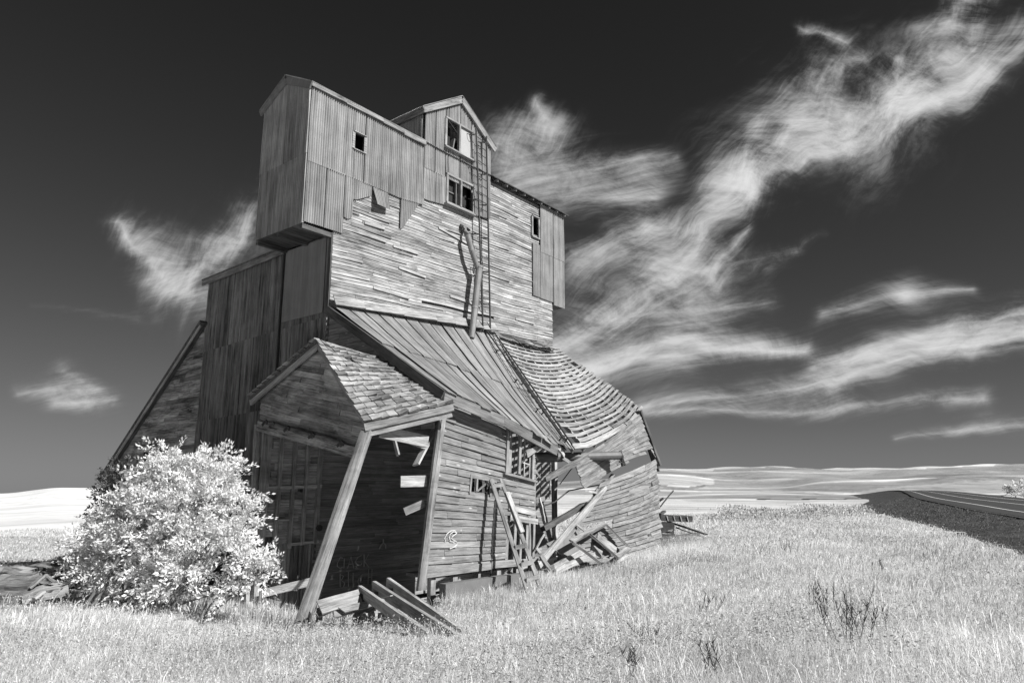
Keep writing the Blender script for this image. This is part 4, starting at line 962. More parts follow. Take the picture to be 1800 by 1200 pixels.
LAND = np_mesh('ground', np.c_[gx.ravel(), gy.ravel(), gzz.ravel()], q, land_mat(), tone.ravel(), 'structure', smooth=True)

# ------------------------------------------------------------------ road on its embankment
EDGE = [(2, -22), (10, 0), (20, 22), (30, 43), (35, 54.6), (41.8, 69), (62, 111), (98, 180), (136, 254), (158, 305), (168, 345)]
EZ = [.55, .55, .57, .60, .65, .75, .98, 1.38, 1.76, 1.70, .2]
TOE = [(-1, -20), (7, 0), (13.2, 18), (19, 31.5), (21.5, 37), (27.3, 53.3), (35, 73), (50, 112), (74, 156), (100, 205), (128, 262), (146, 310), (158, 345)]
def smooth_poly(P, n=10):
    out = []; P = [V3(a) for a in P]
    for i in range(len(P)-1):
        p0, p1, p2, p3 = P[max(i-1, 0)], P[i], P[i+1], P[min(i+2, len(P)-1)]
        for k in range(n):
            t = k/n; out.append(.5*((2*p1)+(p2-p0)*t+(2*p0-5*p1+4*p2-p3)*t*t+(3*p1-p0-3*p2+p3)*t**3))
    out.append(P[-1]); return out
EP = smooth_poly([(a[0], a[1], z) for a, z in zip(EDGE, EZ)], 12)
def offset(p, i, o):
    d = EP[min(i+1, len(EP)-1)]-EP[max(i-1, 0)]; d.z = 0; d.normalize(); return p+V3((d.y, -d.x, 0))*o
def loft(name, rows, mat):
    mb = MB()
    for i in range(len(rows)-1):
        for k in range(len(rows[0])-1): mb.face([rows[i][k], rows[i+1][k], rows[i+1][k+1], rows[i][k+1]], 1.0)
    o = mb.build(name, mat); o['kind'] = 'structure'; return o
def ribbon(name, o0, o1, dz, mat, n=1):
    return loft(name, [[offset(p, i, o0+(o1-o0)*k/n)+V3((0, 0, dz)) for k in range(n+1)] for i, p in enumerate(EP)], mat)
def soil_mat():
    m, t, b = base_mat('dark_gravel'); g = t.new('ShaderNodeNewGeometry').outputs['Position']
    n1 = t.noise(g, 1.5, 9, .82); n2 = t.noise(t.map(g, (1, 1, 1)), .3, 6, .7)
    v = t.m('MULTIPLY', t.m('ADD', t.lin(n1, .34, .70, .15, 2.3), t.m('MULTIPLY', t.m('SUBTRACT', n2, .5), 1.4)), .056)
    t.l.new(t.gray(t.m('MAXIMUM', v, .008)), b.inputs['Base Color']); b.inputs['Roughness'].default_value = .95
    bp = t.new('ShaderNodeBump'); bp.inputs['Strength'].default_value = 1.0; bp.inputs['Distance'].default_value = .15; t.l.new(n1, bp.inputs['Height']); t.l.new(bp.outputs[0], b.inputs['Normal'])
    return m
M['soil'] = soil_mat()
TP = np.array(TOE, float); eys = np.array([p.y for p in EP])
def toe_x(y): return np.interp(y, TP[:, 1], TP[:, 0])
rows = []
tl_ = np.r_[0, np.cumsum(np.hypot(np.diff(TP[:, 0]), np.diff(TP[:, 1])))]; el_ = np.r_[0, np.cumsum([(EP[i+1]-EP[i]).length for i in range(len(EP)-1)])]
for i, p in enumerate(EP):
    f = el_[i]/el_[-1]*tl_[-1]; tx, ty = np.interp(f, tl_, TP[:, 0]), np.interp(f, tl_, TP[:, 1]); rw = []
    for k in range(9):
        q = k/8; x = tx+(p.x-tx)*q; y = ty+(p.y-ty)*q; zt = gz(tx, ty)-.06
        prof_ = q**1.25; z = zt+(p.z-.02-zt)*prof_ + (.05*math.sin(x*1.9)*math.sin(y*1.1) if 0 < k < 8 else 0)
        rw.append(V3((x, y, max(z, gz(x, y)+.02) if 0 < k < 8 else z)))
    rows.append(rw)
loft('embankment', rows, 'soil')
ribbon('road', 0, 13, 0, 'asphalt', 2)
ribbon('road_shoulder', -.45, .0, -.015, 'felt')
loft('far_embankment', [[(lambda w, q: V3((w.x, w.y, (p.z-.02)*(1-q)+min(gz(w.x, w.y)-.3, p.z)*q)))(offset(p, i, 13+9*k/3), k/3) for k in range(4)] for i, p in enumerate(EP)], 'soil')
for a in (1.9, 9.9): ribbon('road_line', a, a+.16, .006, 'paint')
ribbon('road_line', 5.8, 5.95, .006, 'paint')

# ------------------------------------------------------------------ grass
def keep_mask(x, y, ww=0.0):
    qx, qy = x-P0.x, y-P0.y; u = qx*UU.x+qy*UU.y; v = qx*VV.x+qy*VV.y
    inside = (u > -1.0) & (u < 11.3) & (v > -4.72) & (v < 13.3)
    ent = (u > -3.2) & (u <= -1.0) & (v > -3.6) & (v < .4)
    return ~inside & ~(ent & (rng.random(len(x)) < .75)) & (x < toe_x(y)+.3)
def blades(name, N, rmin, rmax, hfun, wfun, lean, azr, tones, mat, pw=1.0):
    r = rmin*(rmax/rmin)**(rng.random(N)**pw); a = np.radians(rng.uniform(-azr, azr, N)); x = r*np.sin(a); y = r*np.cos(a)
    k = keep_mask(x, y); x, y, r = x[k], y[k], r[k]; n = len(x)
    return _mk(name, x, y, r, hfun, wfun, lean, tones, mat)
def clump(x, y): return np.sin(x*1.1+1.7*np.sin(y*.7))*np.sin(y*1.3+1.5*np.sin(x*.8))+.6*np.sin(x*2.9+y*1.1)*np.sin(y*2.3-x*.7)
def _mk(name, x, y, r, hfun, wfun, lean, tones, mat):
    n = len(x); z = ground_z(x, y)-.03; cl_ = clump(x, y)
    h = hfun(x, y, r, cl_)*rng.uniform(.5, 1.25, n)*(1-.7*np.exp(-((x-.6)/.8)**2-((y-16.8)/1.4)**2)); w = wfun(r)*rng.uniform(.6, 1.4, n); h = h*(1-.45*np.clip(np.sin(x*.55+2*np.sin(y*.31))*np.sin(y*.47+x*.2), 0, 1))
    th = rng.uniform(0, 2*np.pi, n); wx, wy = np.cos(th)*w/2, np.sin(th)*w/2
    ld = rng.normal(.6, 1.5, n); lm = h*lean*rng.uniform(.1, 1.0, n); lx, ly = np.cos(ld)*lm, np.sin(ld)*lm*.6
    b0 = np.c_[x-wx, y-wy, z]; b1 = np.c_[x+wx, y+wy, z]
    m0 = np.c_[x-wx*.8+lx*.35, y-wy*.8+ly*.35, z+h*.6]; m1 = np.c_[x+wx*.8+lx*.35, y+wy*.8+ly*.35, z+h*.6]
    tp = np.c_[x+lx, y+ly, z+h*np.sqrt(np.maximum(1-(lm/h)**2*.35, .3))]
    co = np.stack([b0, b1, m1, m0, tp], axis=1).reshape(-1, 3); base = (np.arange(n)*5)[:, None]
    tr = np.concatenate([base+np.array([[0, 1, 2]]), base+np.array([[0, 2, 3]]), base+np.array([[3, 2, 4]])], axis=1).reshape(-1, 3)
    t = rng.uniform(tones[0], tones[1], n)*(1+.16*cl_+.12*np.sin(x*.55+2*np.sin(y*.31))*np.sin(y*.47+x*.2)); t = np.clip(t, .15, 1.05)
    return co, tr, np.repeat(t, 3)
def shade(x, y):    # the meadow is a little shorter and thinner on the left near the bank
    return 1.0
def tufts(NC, per, rmin, rmax, h0, wfun, spread, tones, seed=False):
    """clumps of blades that fan from one root, each clump with its own height, tone and lean"""
    r = rmin*(rmax/rmin)**rng.random(NC); a = np.radians(rng.uniform(-50, 50, NC)); x = r*np.sin(a); y = r*np.cos(a); k = keep_mask(x, y); x, y, r = x[k], y[k], r[k]; nc = len(x)
    ch = h0*rng.uniform(.55, 1.5, nc)*(1+.35*clump(x*.7, y*.7)); ct = rng.uniform(tones[0], tones[1], nc)*(1+.20*clump(x*.35+1, y*.35)+.12*clump(x*1.1, y*1.1+2)); cw = rng.normal(.5+.9*np.sin(x*.23+y*.11), .5, nc)
    X, Yc, Rr = np.repeat(x, per), np.repeat(y, per), np.repeat(r, per); n = len(X); sp = spread*(1+Rr*.03)
    X = X+rng.normal(0, 1, n)*sp; Yc = Yc+rng.normal(0, 1, n)*sp; k = keep_mask(X, Yc)
    H = np.repeat(ch, per)*rng.uniform(.45, 1.15, n); Wd = wfun(Rr)*rng.uniform(.6, 1.4, n); T = np.repeat(ct, per)*rng.uniform(.7, 1.2, n); LD = np.repeat(cw, per)+rng.normal(0, 1.1, n)
    H = H*(1-.6*np.exp(-((X+2.2)/1.9)**2-((Yc-13.6)/1.7)**2))*(1-.4*np.exp(-((X-8)/2.5)**2-((Yc-29)/3)**2))
    X, Yc, H, Wd, T, LD = X[k], Yc[k], H[k], Wd[k], T[k], LD[k]; n = len(X); z = ground_z(X, Yc)-.03
    lm = H*rng.uniform(.15, .95, n); lx, ly = np.cos(LD)*lm, np.sin(LD)*lm*.5; th = rng.uniform(0, 2*np.pi, n); wx, wy = np.cos(th)*Wd/2, np.sin(th)*Wd/2
    q1 = 1.9 if seed else .8; f1 = .74 if seed else .58; b_ = .25 if seed else .9
    b0 = np.c_[X-wx*b_, Yc-wy*b_, z]; b1 = np.c_[X+wx*b_, Yc+wy*b_, z]; g_ = f1**1.8
    m0 = np.c_[X-wx*q1+lx*g_, Yc-wy*q1+ly*g_, z+H*f1]; m1 = np.c_[X+wx*q1+lx*g_, Yc+wy*q1+ly*g_, z+H*f1]; tp = np.c_[X+lx, Yc+ly, z+H*np.sqrt(np.maximum(1-(lm/H)**2*.4, .3))]
    co = np.stack([b0, b1, m1, m0, tp], axis=1).reshape(-1, 3); bi = (np.arange(n)*5)[:, None]
    tr = np.concatenate([bi+np.array([[0, 1, 2]]), bi+np.array([[0, 2, 3]]), bi+np.array([[3, 2, 4]])], axis=1).reshape(-1, 3)
    return co, tr, np.repeat(np.clip(T, .12, 1.05), 3)
parts = [blades('g', 230000, 3.4, 80, lambda x, y, r, c: .15+.05*c+.05*(r > 14), lambda r: np.maximum(.0045, .00068*r), 1.3, 50, (.30, 1.05), 'grass'),
         tufts(12000, 26, 3.6, 75, .150, lambda r: np.maximum(.0034, .00050*r), .080, (.50, 1.02)),
         tufts(2800, 14, 4.0, 70, .235, lambda r: np.maximum(.0030, .00046*r), .11, (.62, 1.02), True)]
# taller stand along the foundation and the porch
def along(N, u0, u1, v0, v1, hh, tones, seedw=.006):
    u = rng.uniform(u0, u1, N); v = rng.uniform(v0, v1, N); x = P0.x+UU.x*u+VV.x*v; y = P0.y+UU.y*u+VV.y*v
    return _mk('g', x, y, np.full(N, 15.), lambda x, y, r, c: hh+.08*c, lambda r: np.full(len(r), seedw), .5, tones, 'grass')
parts += [along(10000, -.5, 11.5, -6.6, -4.98, .33, (.55, 1.0), .009), along(1300, -.5, 9, -6.2, -4.98, .42, (.6, 1.05), .008), along(3000, -3.5, -.9, -4.6, 1.2, .36, (.4, .9), .010), along(1500, 11.4, 14.5, -5, 1, .4, (.3, .8), .012)]
cos, trs, tns, off = [], [], [], 0
for c_, t_, n_ in parts: cos.append(c_); trs.append(t_+off); tns.append(n_); off += len(c_)
G = np_mesh('meadow_grass', np.concatenate(cos), np.concatenate(trs), 'grass', np.concatenate(tns), 'stuff')
tag(G, 'pale dry meadow grass covering the foreground around the elevator', 'grass')
def leaflets(N, pos, size, tones, up=.5):
    n = len(pos); d = rng.normal(size=(n, 3)); d[:, 2] = np.abs(d[:, 2])*up; d /= np.linalg.norm(d, axis=1)[:, None]
    s = rng.normal(size=(n, 3)); s = np.cross(d, s); s /= np.linalg.norm(s, axis=1)[:, None]
    L = size*rng.uniform(.6, 1.35, n)[:, None]; Wd = L*.42; nn = np.cross(d, s)
    a = pos; b = pos+d*L*.5+s*Wd*.5+nn*L*.06; c = pos+d*L-nn*L*.08; e = pos+d*L*.5-s*Wd*.5+nn*L*.06
    co = np.stack([a, b, c, e], axis=1).reshape(-1, 3); base = (np.arange(n)*4)[:, None]
    tr = np.concatenate([base+np.array([[0, 1, 2]]), base+np.array([[0, 2, 3]])], axis=1).reshape(-1, 3)
    return co, tr, np.repeat(rng.uniform(tones[0], tones[1], n), 2)
# greener low weeds: darker leafy patches here and there
N = 150000; r = 3.6*(60/3.6)**rng.random(N); a = np.radians(rng.uniform(-48, 48, N)); x = r*np.sin(a); y = r*np.cos(a); k = keep_mask(x, y); x, y, r = x[k], y[k], r[k]
z = ground_z(x, y)+rng.uniform(.05, .24, len(x)); co, tr, tn = leaflets(0, np.c_[x, y, z], (.012+.0013*r)[:, None], (.45, 1.02), 1.4)
SH = np_mesh('grass_seed_heads', co, tr, 'grass', tn, 'stuff'); tag(SH, 'small fluffy pale seed heads over the meadow grass', 'grass')
N = 100000; r = 4*(55/4)**rng.random(N); a = np.radians(rng.uniform(-48, 48, N)); x = r*np.sin(a); y = r*np.cos(a); k = keep_mask(x, y) & (clump(x*.45+3, y*.45)+.5*np.exp(-((x+6)/3)**2-((y-10.5)/2.5)**2) > .45); x, y, r = x[k], y[k], r[k]
z = ground_z(x, y)+rng.uniform(.04, .32, len(x)); co, tr, tn = leaflets(0, np.c_[x, y, z], (.018+.0018*r)[:, None], (.25, .62))
WD = np_mesh('meadow_weeds', co, tr, 'leaf', tn, 'stuff'); tag(WD, 'greyer leafy weeds growing in patches in the meadow grass', 'weeds')

# thin weeds over the road bank, and a ragged taller fringe where the meadow ends
N = 22000; f = rng.random(N)**1.6*.62; q = rng.random(N)*.95; RW = np.array([[tuple(v) for v in r] for r in rows]); ii = f*(len(rows)-1); i0 = ii.astype(int); w_ = (ii-i0)[:, None]
k0 = (q*8).astype(int); fr_ = (q*8-k0)[:, None]; i1 = np.minimum(i0+1, len(rows)-1)
pos = (RW[i0, k0]*(1-fr_)+RW[i0, k0+1]*fr_)*(1-w_)+(RW[i1, k0]*(1-fr_)+RW[i1, k0+1]*fr_)*w_
co, tr, tn = leaflets(0, pos, (.03+.0011*np.hypot(pos[:, 0], pos[:, 1]))[:, None], (.35, 1.5), 1.2)
BW = np_mesh('bank_weeds', co, tr, 'leafdark', tn, 'stuff'); tag(BW, 'thin dull weeds dotted over the dark road bank', 'weeds')
N = 9000; t_ = rng.random(N); ex = np.interp(t_, [0, .25, .5, .75, 1], [14.5, 18.5, 23, 28.5, 36]); ey = np.interp(t_, [0, .25, .5, .75, 1], [50, 53, 55, 60, 71]); ex = ex+rng.normal(0, 1.1, N); ey = ey+rng.normal(0, 1.8, N)
k = ex < toe_x(ey)-.3; ex, ey = ex[k], ey[k]; hh = (.75+.5*np.sin(ex*1.3)*np.sin(ex*.47+1))*rng.random(len(ex))**.8
co, tr, tn = leaflets(0, np.c_[ex, ey, ground_z(ex, ey)+hh*.8], np.full((len(ex), 1), .17), (.22, .95), 1.6)
FW = np_mesh('field_edge_weeds', co, tr, 'grass', tn, 'stuff'); tag(FW, 'ragged fringe of taller weeds where the meadow meets the pale field', 'weeds')

# ------------------------------------------------------------------ shrubs
def shrub(name, label, lobes, nspray, per, size, slen, mat, tones, base, stems, group=None, kind='shrub'):
    """leaves set along curved sprays that leave the branches outward and upward; lobes: (x,y,z,rx,ry,rz) in world axes"""
    root = thing(name, label, kind, base, group); LB = np.array(lobes); vol = LB[:, 3]*LB[:, 5]; pr = vol/vol.sum()
    which = rng.choice(len(LB), nspray, p=pr); d = rng.normal(size=(nspray, 3)); d /= np.linalg.norm(d, axis=1)[:, None]
    bump = 1+.42*np.sin(d[:, 0]*5+which*2.1)*np.sin(d[:, 2]*4+which)+.15*np.sin(d[:, 0]*13+d[:, 1]*9+which)
    rad = (.35+.65*rng.random(nspray)**.55)*bump; cen = LB[which][:, :3]+d*LB[which][:, 3:6]*rad[:, None]
    ax = d*np.array([1, 1, .8])+np.array([0, 0, .35])+rng.normal(size=(nspray, 3))*.35; ax /= np.linalg.norm(ax, axis=1)[:, None]
    sd_ = np.cross(ax, rng.normal(size=(nspray, 3))); sd_ /= np.linalg.norm(sd_, axis=1)[:, None]; nn = np.cross(ax, sd_)
    L = slen*rng.uniform(.5, 1.4, nspray); stone = rng.uniform(.8, 1.12, nspray)
    f = np.tile(np.linspace(0, 1, per), (nspray, 1))+rng.uniform(-.05, .05, (nspray, per)); sgn = np.where(np.arange(per) % 2 == 0, 1., -1.)[None, :]
    pos = cen[:, None, :]+ax[:, None, :]*(L[:, None]*f)[:, :, None]-np.array([0, 0, 1])*(L[:, None]*.3*f**2)[:, :, None]+rng.normal(size=(nspray, per, 3))*slen*.07
    ld = ax[:, None, :]*(.35+.9*f)[:, :, None]+sd_[:, None, :]*(sgn*(1.1-.6*f))[:, :, None]+nn[:, None, :]*rng.normal(0, .45, (nspray, per))[:, :, None]
    pos = pos.reshape(-1, 3); ld = ld.reshape(-1, 3); ld /= np.linalg.norm(ld, axis=1)[:, None]; tn = np.repeat(stone, per)*rng.uniform(tones[0], tones[1], nspray*per)
    nl = np.repeat(nn, per, axis=0)+rng.normal(size=(nspray*per, 3))*.5+np.array([0, 0, .6]); s = np.cross(ld, nl); s /= np.linalg.norm(s, axis=1)[:, None]; up_ = np.cross(s, ld)
    k = pos[:, 2] > ground_z(pos[:, 0], pos[:, 1])+.05; pos, ld, s, up_, tn = pos[k], ld[k], s[k], up_[k], tn[k]; n = len(pos)
    z = size*rng.uniform(.6, 1.3, n)[:, None]; wd = z*.23
    a = pos; b = pos+ld*z*.45+s*wd+up_*z*.05; c = pos+ld*z-up_*z*.12; e = pos+ld*z*.45-s*wd+up_*z*.05
    co = np.stack([a, b, c, e], axis=1).reshape(-1, 3); bi = (np.arange(n)*4)[:, None]; tr = np.concatenate([bi+np.array([[0, 1, 2]]), bi+np.array([[0, 2, 3]])], axis=1).reshape(-1, 3)
    o = np_mesh('foliage', co-np.array(base)[None, :], tr, mat, np.repeat(tn, 2)); o.parent = root
    mb = MB()
    for (a, b) in stems:
        a, b = V3(a), V3(b); m_ = a.lerp(b, .5)+V3((random.uniform(-.12, .12), 0, random.uniform(-.1, .1)))
        mb.tube([a, m_, b], [.035, .025, .010], 6)
    bs = V3(base); mb.v = [tuple(V3(p)-bs) for p in mb.v]; mb.build('stem', 'stem', root)
    return root
def lobe(px, py, depth, rpx, k=1.0):
    c = FD(px, py, depth); r_ = rpx*depth/1277; return (c.x, c.y, c.z, r_, r_*k, r_)
Ld = [lobe(*a) for a in ((272, 842, 16.4, 24), (300, 812, 16.3, 22), (322, 835, 16.3, 22), (372, 815, 16.3, 20), (350, 845, 16.0, 26), (398, 842, 16.2, 20), (385, 868, 16.0, 24), (245, 875, 16.5, 28), (292, 882, 16.0, 32), (345, 890, 15.8, 32), (415, 890, 16.0, 24), (425, 925, 16.0, 20), (208, 912, 16.6, 28), (258, 925, 16.1, 32), (318, 935, 15.7, 34), (382, 935, 15.7, 28), (172, 945, 16.7, 24), (220, 962, 16.3, 30), (140, 972, 16.9, 18), (275, 980, 15.9, 32), (335, 985, 15.6, 30), (405, 965, 15.6, 22), (185, 1000, 16.5, 28), (240, 1015, 16.1, 28), (300, 1018, 15.7, 28), (438, 975, 15.4, 17), (462, 998, 15.2, 13), (478, 1002, 15.2, 8), (398, 1038, 15.2, 14), (440, 1018, 15.3, 12), (160, 1012, 16.8, 20))]
bx, by = -8.3, 16.0; bz = gz(bx, by)
stems = []
for k in range(16):
    i = random.randrange(len(Ld)); stems.append(((bx+random.uniform(-.7, 1.2), by+random.uniform(-.4, .3), bz), (Ld[i][0]+random.uniform(-.4, .4), Ld[i][1], Ld[i][2])))
for px, py in ((455, 1000), (470, 985), (440, 1035), (415, 1025), (400, 1000)): stems.append(((-6.3, 15.2, gz(-6.3, 15.2)), tuple(FD(px, py, 15.3))))
shrub('leafy_bush', 'big pale leafy bush growing against the dark tin end of the elevator', Ld, 1900, 26, .090, .42, 'leaf', (.70, 1.10), (bx, by, bz), stems)
Ld = [lobe(*a) for a in ((215, 850, 20.0, 30), (200, 885, 20.0, 28), (232, 832, 20.2, 20))]
shrub('dark_shrub', 'small dark evergreen shrub showing behind the pale bush by the rear lean-to', Ld, 260, 22, .09, .30, 'leafdark', (.5, 1.2), (-10.8, 20.2, gz(-10.8, 20.2)), [((-10.8, 20.2, gz(-10.8, 20.2)), tuple(FD(212, 850, 20.1)))])
Ld = [lobe(*a) for a in ((1797, 858, 150, 5), (1812, 856, 152, 8), (1783, 860, 149, 4))]
c = FD(1790, 858, 150); shrub('roadside_bush', 'pale low bush beyond the road at the right edge', Ld, 160, 16, .5, 1.4, 'leaf', (.6, 1.1), (c.x, c.y, gz(c.x, c.y)), [((c.x, c.y, gz(c.x, c.y)), (c.x, c.y, gz(c.x, c.y)+1))])
# tufts of roadside scrub along the far edge of the meadow
# dry stalks
def dry_weed(px, py, n, hgt, label, spread=.18, z0=None):
    # base stands on the ground where the sight line meets it
    d = 4.0
    while d < 60:
        p = FD(px, py, d)
        if p.z <= gz(p.x, p.y): break
        d += .05
    root = thing('dry_weed', label, 'weed', (p.x, p.y, gz(p.x, p.y)), 'dark dry weed stalks in the meadow'); mb = MB()
    for k in range(n):
        a = V3((random.uniform(-.06, .06)*n**.5, random.uniform(-.05, .05), -.02)); h = hgt*random.uniform(.6, 1.05); b = a+V3((random.gauss(-.02, spread)*h*1.3, random.gauss(0, .1)*h, h)); m_ = a.lerp(b, .5)+V3((random.uniform(-.03, .03), 0, .02))
        mb.tube([a, m_, b], [.0042, .0034, .0015], 5)
        for j in range(random.randint(8, 18)):
            f = random.uniform(.35, 1); q = m_.lerp(b, (f-.5)*2) if f > .5 else a.lerp(m_, f*2); mb.tube([q, q+V3((random.uniform(-.05, .05), random.uniform(-.03, .03), random.uniform(.03, .09)))], [.0035, .0012], 4)
    mb.build('stalk', 'weed', root)
dry_weed(1500, 1135, 13, .66, 'largest dark dry weed clump in the right foreground grass', .16)
dry_weed(1452, 1085, 9, .66, 'upright dark dry weed clump just behind the largest clump', .08)
dry_weed(1545, 1125, 3, .42, 'thin forked dry weed right of the largest clump', .3)
dry_weed(1240, 1085, 5, .42, 'spreading dark dry weed near the middle of the foreground', .4)
dry_weed(1270, 1195, 5, .40, 'dark dry weed at the bottom edge of the frame', .15)
dry_weed(1385, 975, 6, .55, 'dry weed stalks in the middle of the bright meadow', .15)
dry_weed(1545, 1010, 4, .40, 'sparse dry stalks right of centre in the bright meadow', .12)
dry_weed(1145, 1140, 4, .35, 'small dark dry weed left of the spreading one', .3)
dry_weed(545, 1100, 6, .75, 'tall dark dry stems at the foot of the leaning porch post', .2)
dry_weed(1130, 1195, 4, .4, 'thin dark dry weed at the bottom edge, left of the other', .25)

# ------------------------------------------------------------------ loose things round the elevator
def plank(name, label, cat, a, b, w, h, mat, tone=1.0, group=None, up=(0, 0, 1), jit=.006, world_pts=False, seg=5):
    if not world_pts: a, b = W(a), W(b)
    a, b = V3(a), V3(b); mb = MB(); mb.bar(a, b, w, h, up, tone, seg=seg, jit=jit, ragged=min(.14, (b-a).length*.06), bow=random.uniform(-.02, .02)*(b-a).length); mid_ = (a+b)/2
    o = mb.build(name, mat, None, (mid_.x, mid_.y, min(a.z, b.z))); return tag(o, label, cat, group)
# wooden ladder leaning on the office
la, lb = FV(863, 842, -4.52), IW(FZ(936, 1052, -.32)); ra, rb = FV(881, 842, -4.52), IW(FZ(959, 1046, -.32))
lad = thing('wooden_ladder', 'grey wooden ladder with missing rungs leaning against the office wall', 'ladder', W((lb+rb)/2)); org = W((lb+rb)/2)
mb = MB(); mb.bar(W(la), W(lb)+V3((0, 0, -.15)), .06, .10, (1, .3, 0), .9, seg=4); mb.build('rail', 'trim', lad).location = -org
mb = MB(); mb.bar(W(ra), W(rb)+V3((0, 0, -.15)), .06, .10, (1, .3, 0), 1.0, seg=4); mb.build('rail', 'trim', lad).location = -org
mb = MB(); d = V3((.03, -.03, 0)); mb.bar(W(ra.lerp(rb, .12))+d, W(ra.lerp(rb, .48))+d, .05, .11, (1, .3, 0), 1.3); mb.build('mended_strip', 'pale', lad).location = -org
for f in (.06, .60, .74, .86, .98):
    mb = MB(); mb.bar(W(la.lerp(lb, f)), W(ra.lerp(rb, f-.01)), .04, .10, (0, 0, 1), random.uniform(.9, 1.1)); mb.build('rung', 'trim', lad).location = -org
# fallen joists with scraps of decking, in front of the porch
def gpt(px, py, dz=0.0):
    d = 5.0
    while d < 60:
        p = FD(px, py, d)
        if p.z <= gz(p.x, p.y)+dz: break
        d += .03
    return p
jo = FD(715, 1085, 13.4)
jt = thing('fallen_joists', 'three long parallel joists fallen in the grass before the porch', 'joists', jo)
for (p, q_) in (((632, 1037), (752, 1120)), ((657, 1029), (800, 1122)), ((682, 1023), (835, 1132))):
    a = FD(p[0], p[1], 15.0); b = FD(*q_, 11.9); mb = MB(); mb.bar(a-jo, b-jo, .075, .19, (0, 0, 1), random.uniform(.85, 1.05), seg=5, jit=.004); mb.build('joist', 'stud', jt)
mb = MB(); sa, sb = FD(628, 1052, 14.75), FD(700, 1040, 14.75); mb.bar(sa-jo, sb-jo, .16, .16, (0, 0, 1), .6, seg=4, jit=.01, ragged=.08); mb.build('cross_timber', 'darkwood', jt)
for f in (.1, .85):
    mb = MB(); s_ = sa.lerp(sb, f); mb.bar(V3((s_.x, s_.y+.02, gz(s_.x, s_.y)-.1))-jo, s_-jo+V3((0, 0, -.06)), .2, .18, (0, 1, 0), .7, seg=2, jit=.01); mb.build('block', 'darkwood', jt)
mb = MB()
for p, q_ in (((664, 1052), (690, 1046)), ((690, 1070), (716, 1062)), ((716, 1060), (742, 1052))): mb.bar(FD(*p, 14.2)-jo, FD(*q_, 14.0)-jo, .13, .02, (0, 0, 1), 1.1)
mb.build('decking_scrap', 'pale', jt)
for k, (p, q_, w, tn, lab) in enumerate((((560, 1068), (632, 1047), .30, 1.0, 'wide pale board under the left end of the fallen joists'), ((585, 1080), (648, 1062), .16, .9, 'narrow grey board lying beside the wide pale board'), ((610, 1095), (660, 1072), .22, .8, 'short board half buried in grass before the joists'), ((635, 1092), (690, 1090), .34, .95, 'broad flat board lying in grass under the fallen joists'), ((555, 1082), (605, 1060), .10, .6, 'dark thin slat leaning by the leaning porch post'), ((560, 1105), (563, 1062), .12, .8, 'upright stub of timber by the leaning porch post'), ((600, 1072), (690, 1052), .14, 1.0, 'long thin lath lying across the other fallen boards'), ((652, 1100), (735, 1068), .16, .9, 'weathered board slanting under the middle fallen joist'), ((720, 1112), (800, 1092), .12, 1.0, 'thin pale board lying right of the fallen joists in grass'))):
    plank('fallen_board', lab, 'board', FD(*p, 14.3), FD(*q_, 14.7), w, .04, 'pale', tn, 'boards fallen before the porch', up=(.1, -.75, .6), world_pts=True)
# debris at the collapse
DB = [((945, 996), (1063, 858), -5.0, -4.55, .20, .06, 'pale', 1.1, 'longest pale splintered plank slanting up at the collapse'),
      ((985, 958), (1058, 862), -4.6, -4.5, .20, .05, 'trim', .95, 'second slanting plank just right of the longest one'),
      ((1002, 950), (1046, 890), -4.5, -4.4, .18, .05, 'trim', .85, 'short slanting plank against the buckled wall'),
      ((953, 930), (1028, 886), -3.9, -4.1, .20, .18, 'darkwood', 1.0, 'dark round-edged beam behind the slanting planks'),
      ((973, 996), (1028, 966), -5.0, -5.1, .20, .07, 'pale', 1.2, 'bright beam lying at the foot of the collapse'),
      ((980, 1002), (1042, 977), -5.2, -5.2, .22, .05, 'pale', 1.1, 'bright flat board lying in front of the bright beam'),
      ((1085, 986), (1112, 973), -5.4, -5.3, .12, .05, 'pale', 1.2, 'short bright board end right of the fallen frame'),
      ((1058, 981), (1082, 972), -5.4, -5.3, .04, .04, 'trim', 1.1, 'thin lath lying under the fallen frame'),
      ((942, 962), (958, 984), -4.9, -5.0, .10, .05, 'stud', .8, 'grey broken stub beside the ladder foot'),
      ((950, 975), (968, 1000), -5.0, -5.1, .14, .05, 'trim', .9, 'small tilted board at the low end of the longest plank'),
      ((1040, 962), (1058, 975), -5.0, -5.1, .26, .04, 'pale', 1.0, 'square board scrap inside the fallen frame'),
      ((1048, 942), (1082, 966), -4.8, -4.9, .30, .04, 'pale', 1.05, 'pale broken sheathing seen through the fallen frame')]
for (p, q_, va, vb, w, h, mt, tn, lab) in DB:
    plank('broken_plank', lab, 'plank', FV(*p, va), FV(*q_, vb), h, w*.78, mt, tn, 'planks broken off at the collapse', up=(0, .2, 1))
a, b, c, d = FV(960, 955, -4.7), FV(1002, 985, -5.1), FV(1028, 962, -4.9), FV(998, 937, -4.5)
mb = MB(); slab(mb, W(a), W(b), W(c), W(d), .02); ctr = W((a+b+c+d)/4); o = mb.build('plywood_sheet', 'tinmid', None, ctr); tag(o, 'grey flat sheet lying among the broken planks', 'sheet')
fr = W(FV(1050, 965, -5.2)); fo = thing('wrecked_window', 'old wooden window casing lying tilted against the buckled wall', 'window', fr)
FRp = {k_: FV(*v_) for k_, v_ in dict(a=(1003, 950, -5.3), b=(1062, 919, -4.75), c=(1105, 961, -5.0), d=(1083, 977, -5.5), e=(1052, 986, -5.6), f=(1033, 935, -5.05)).items()}
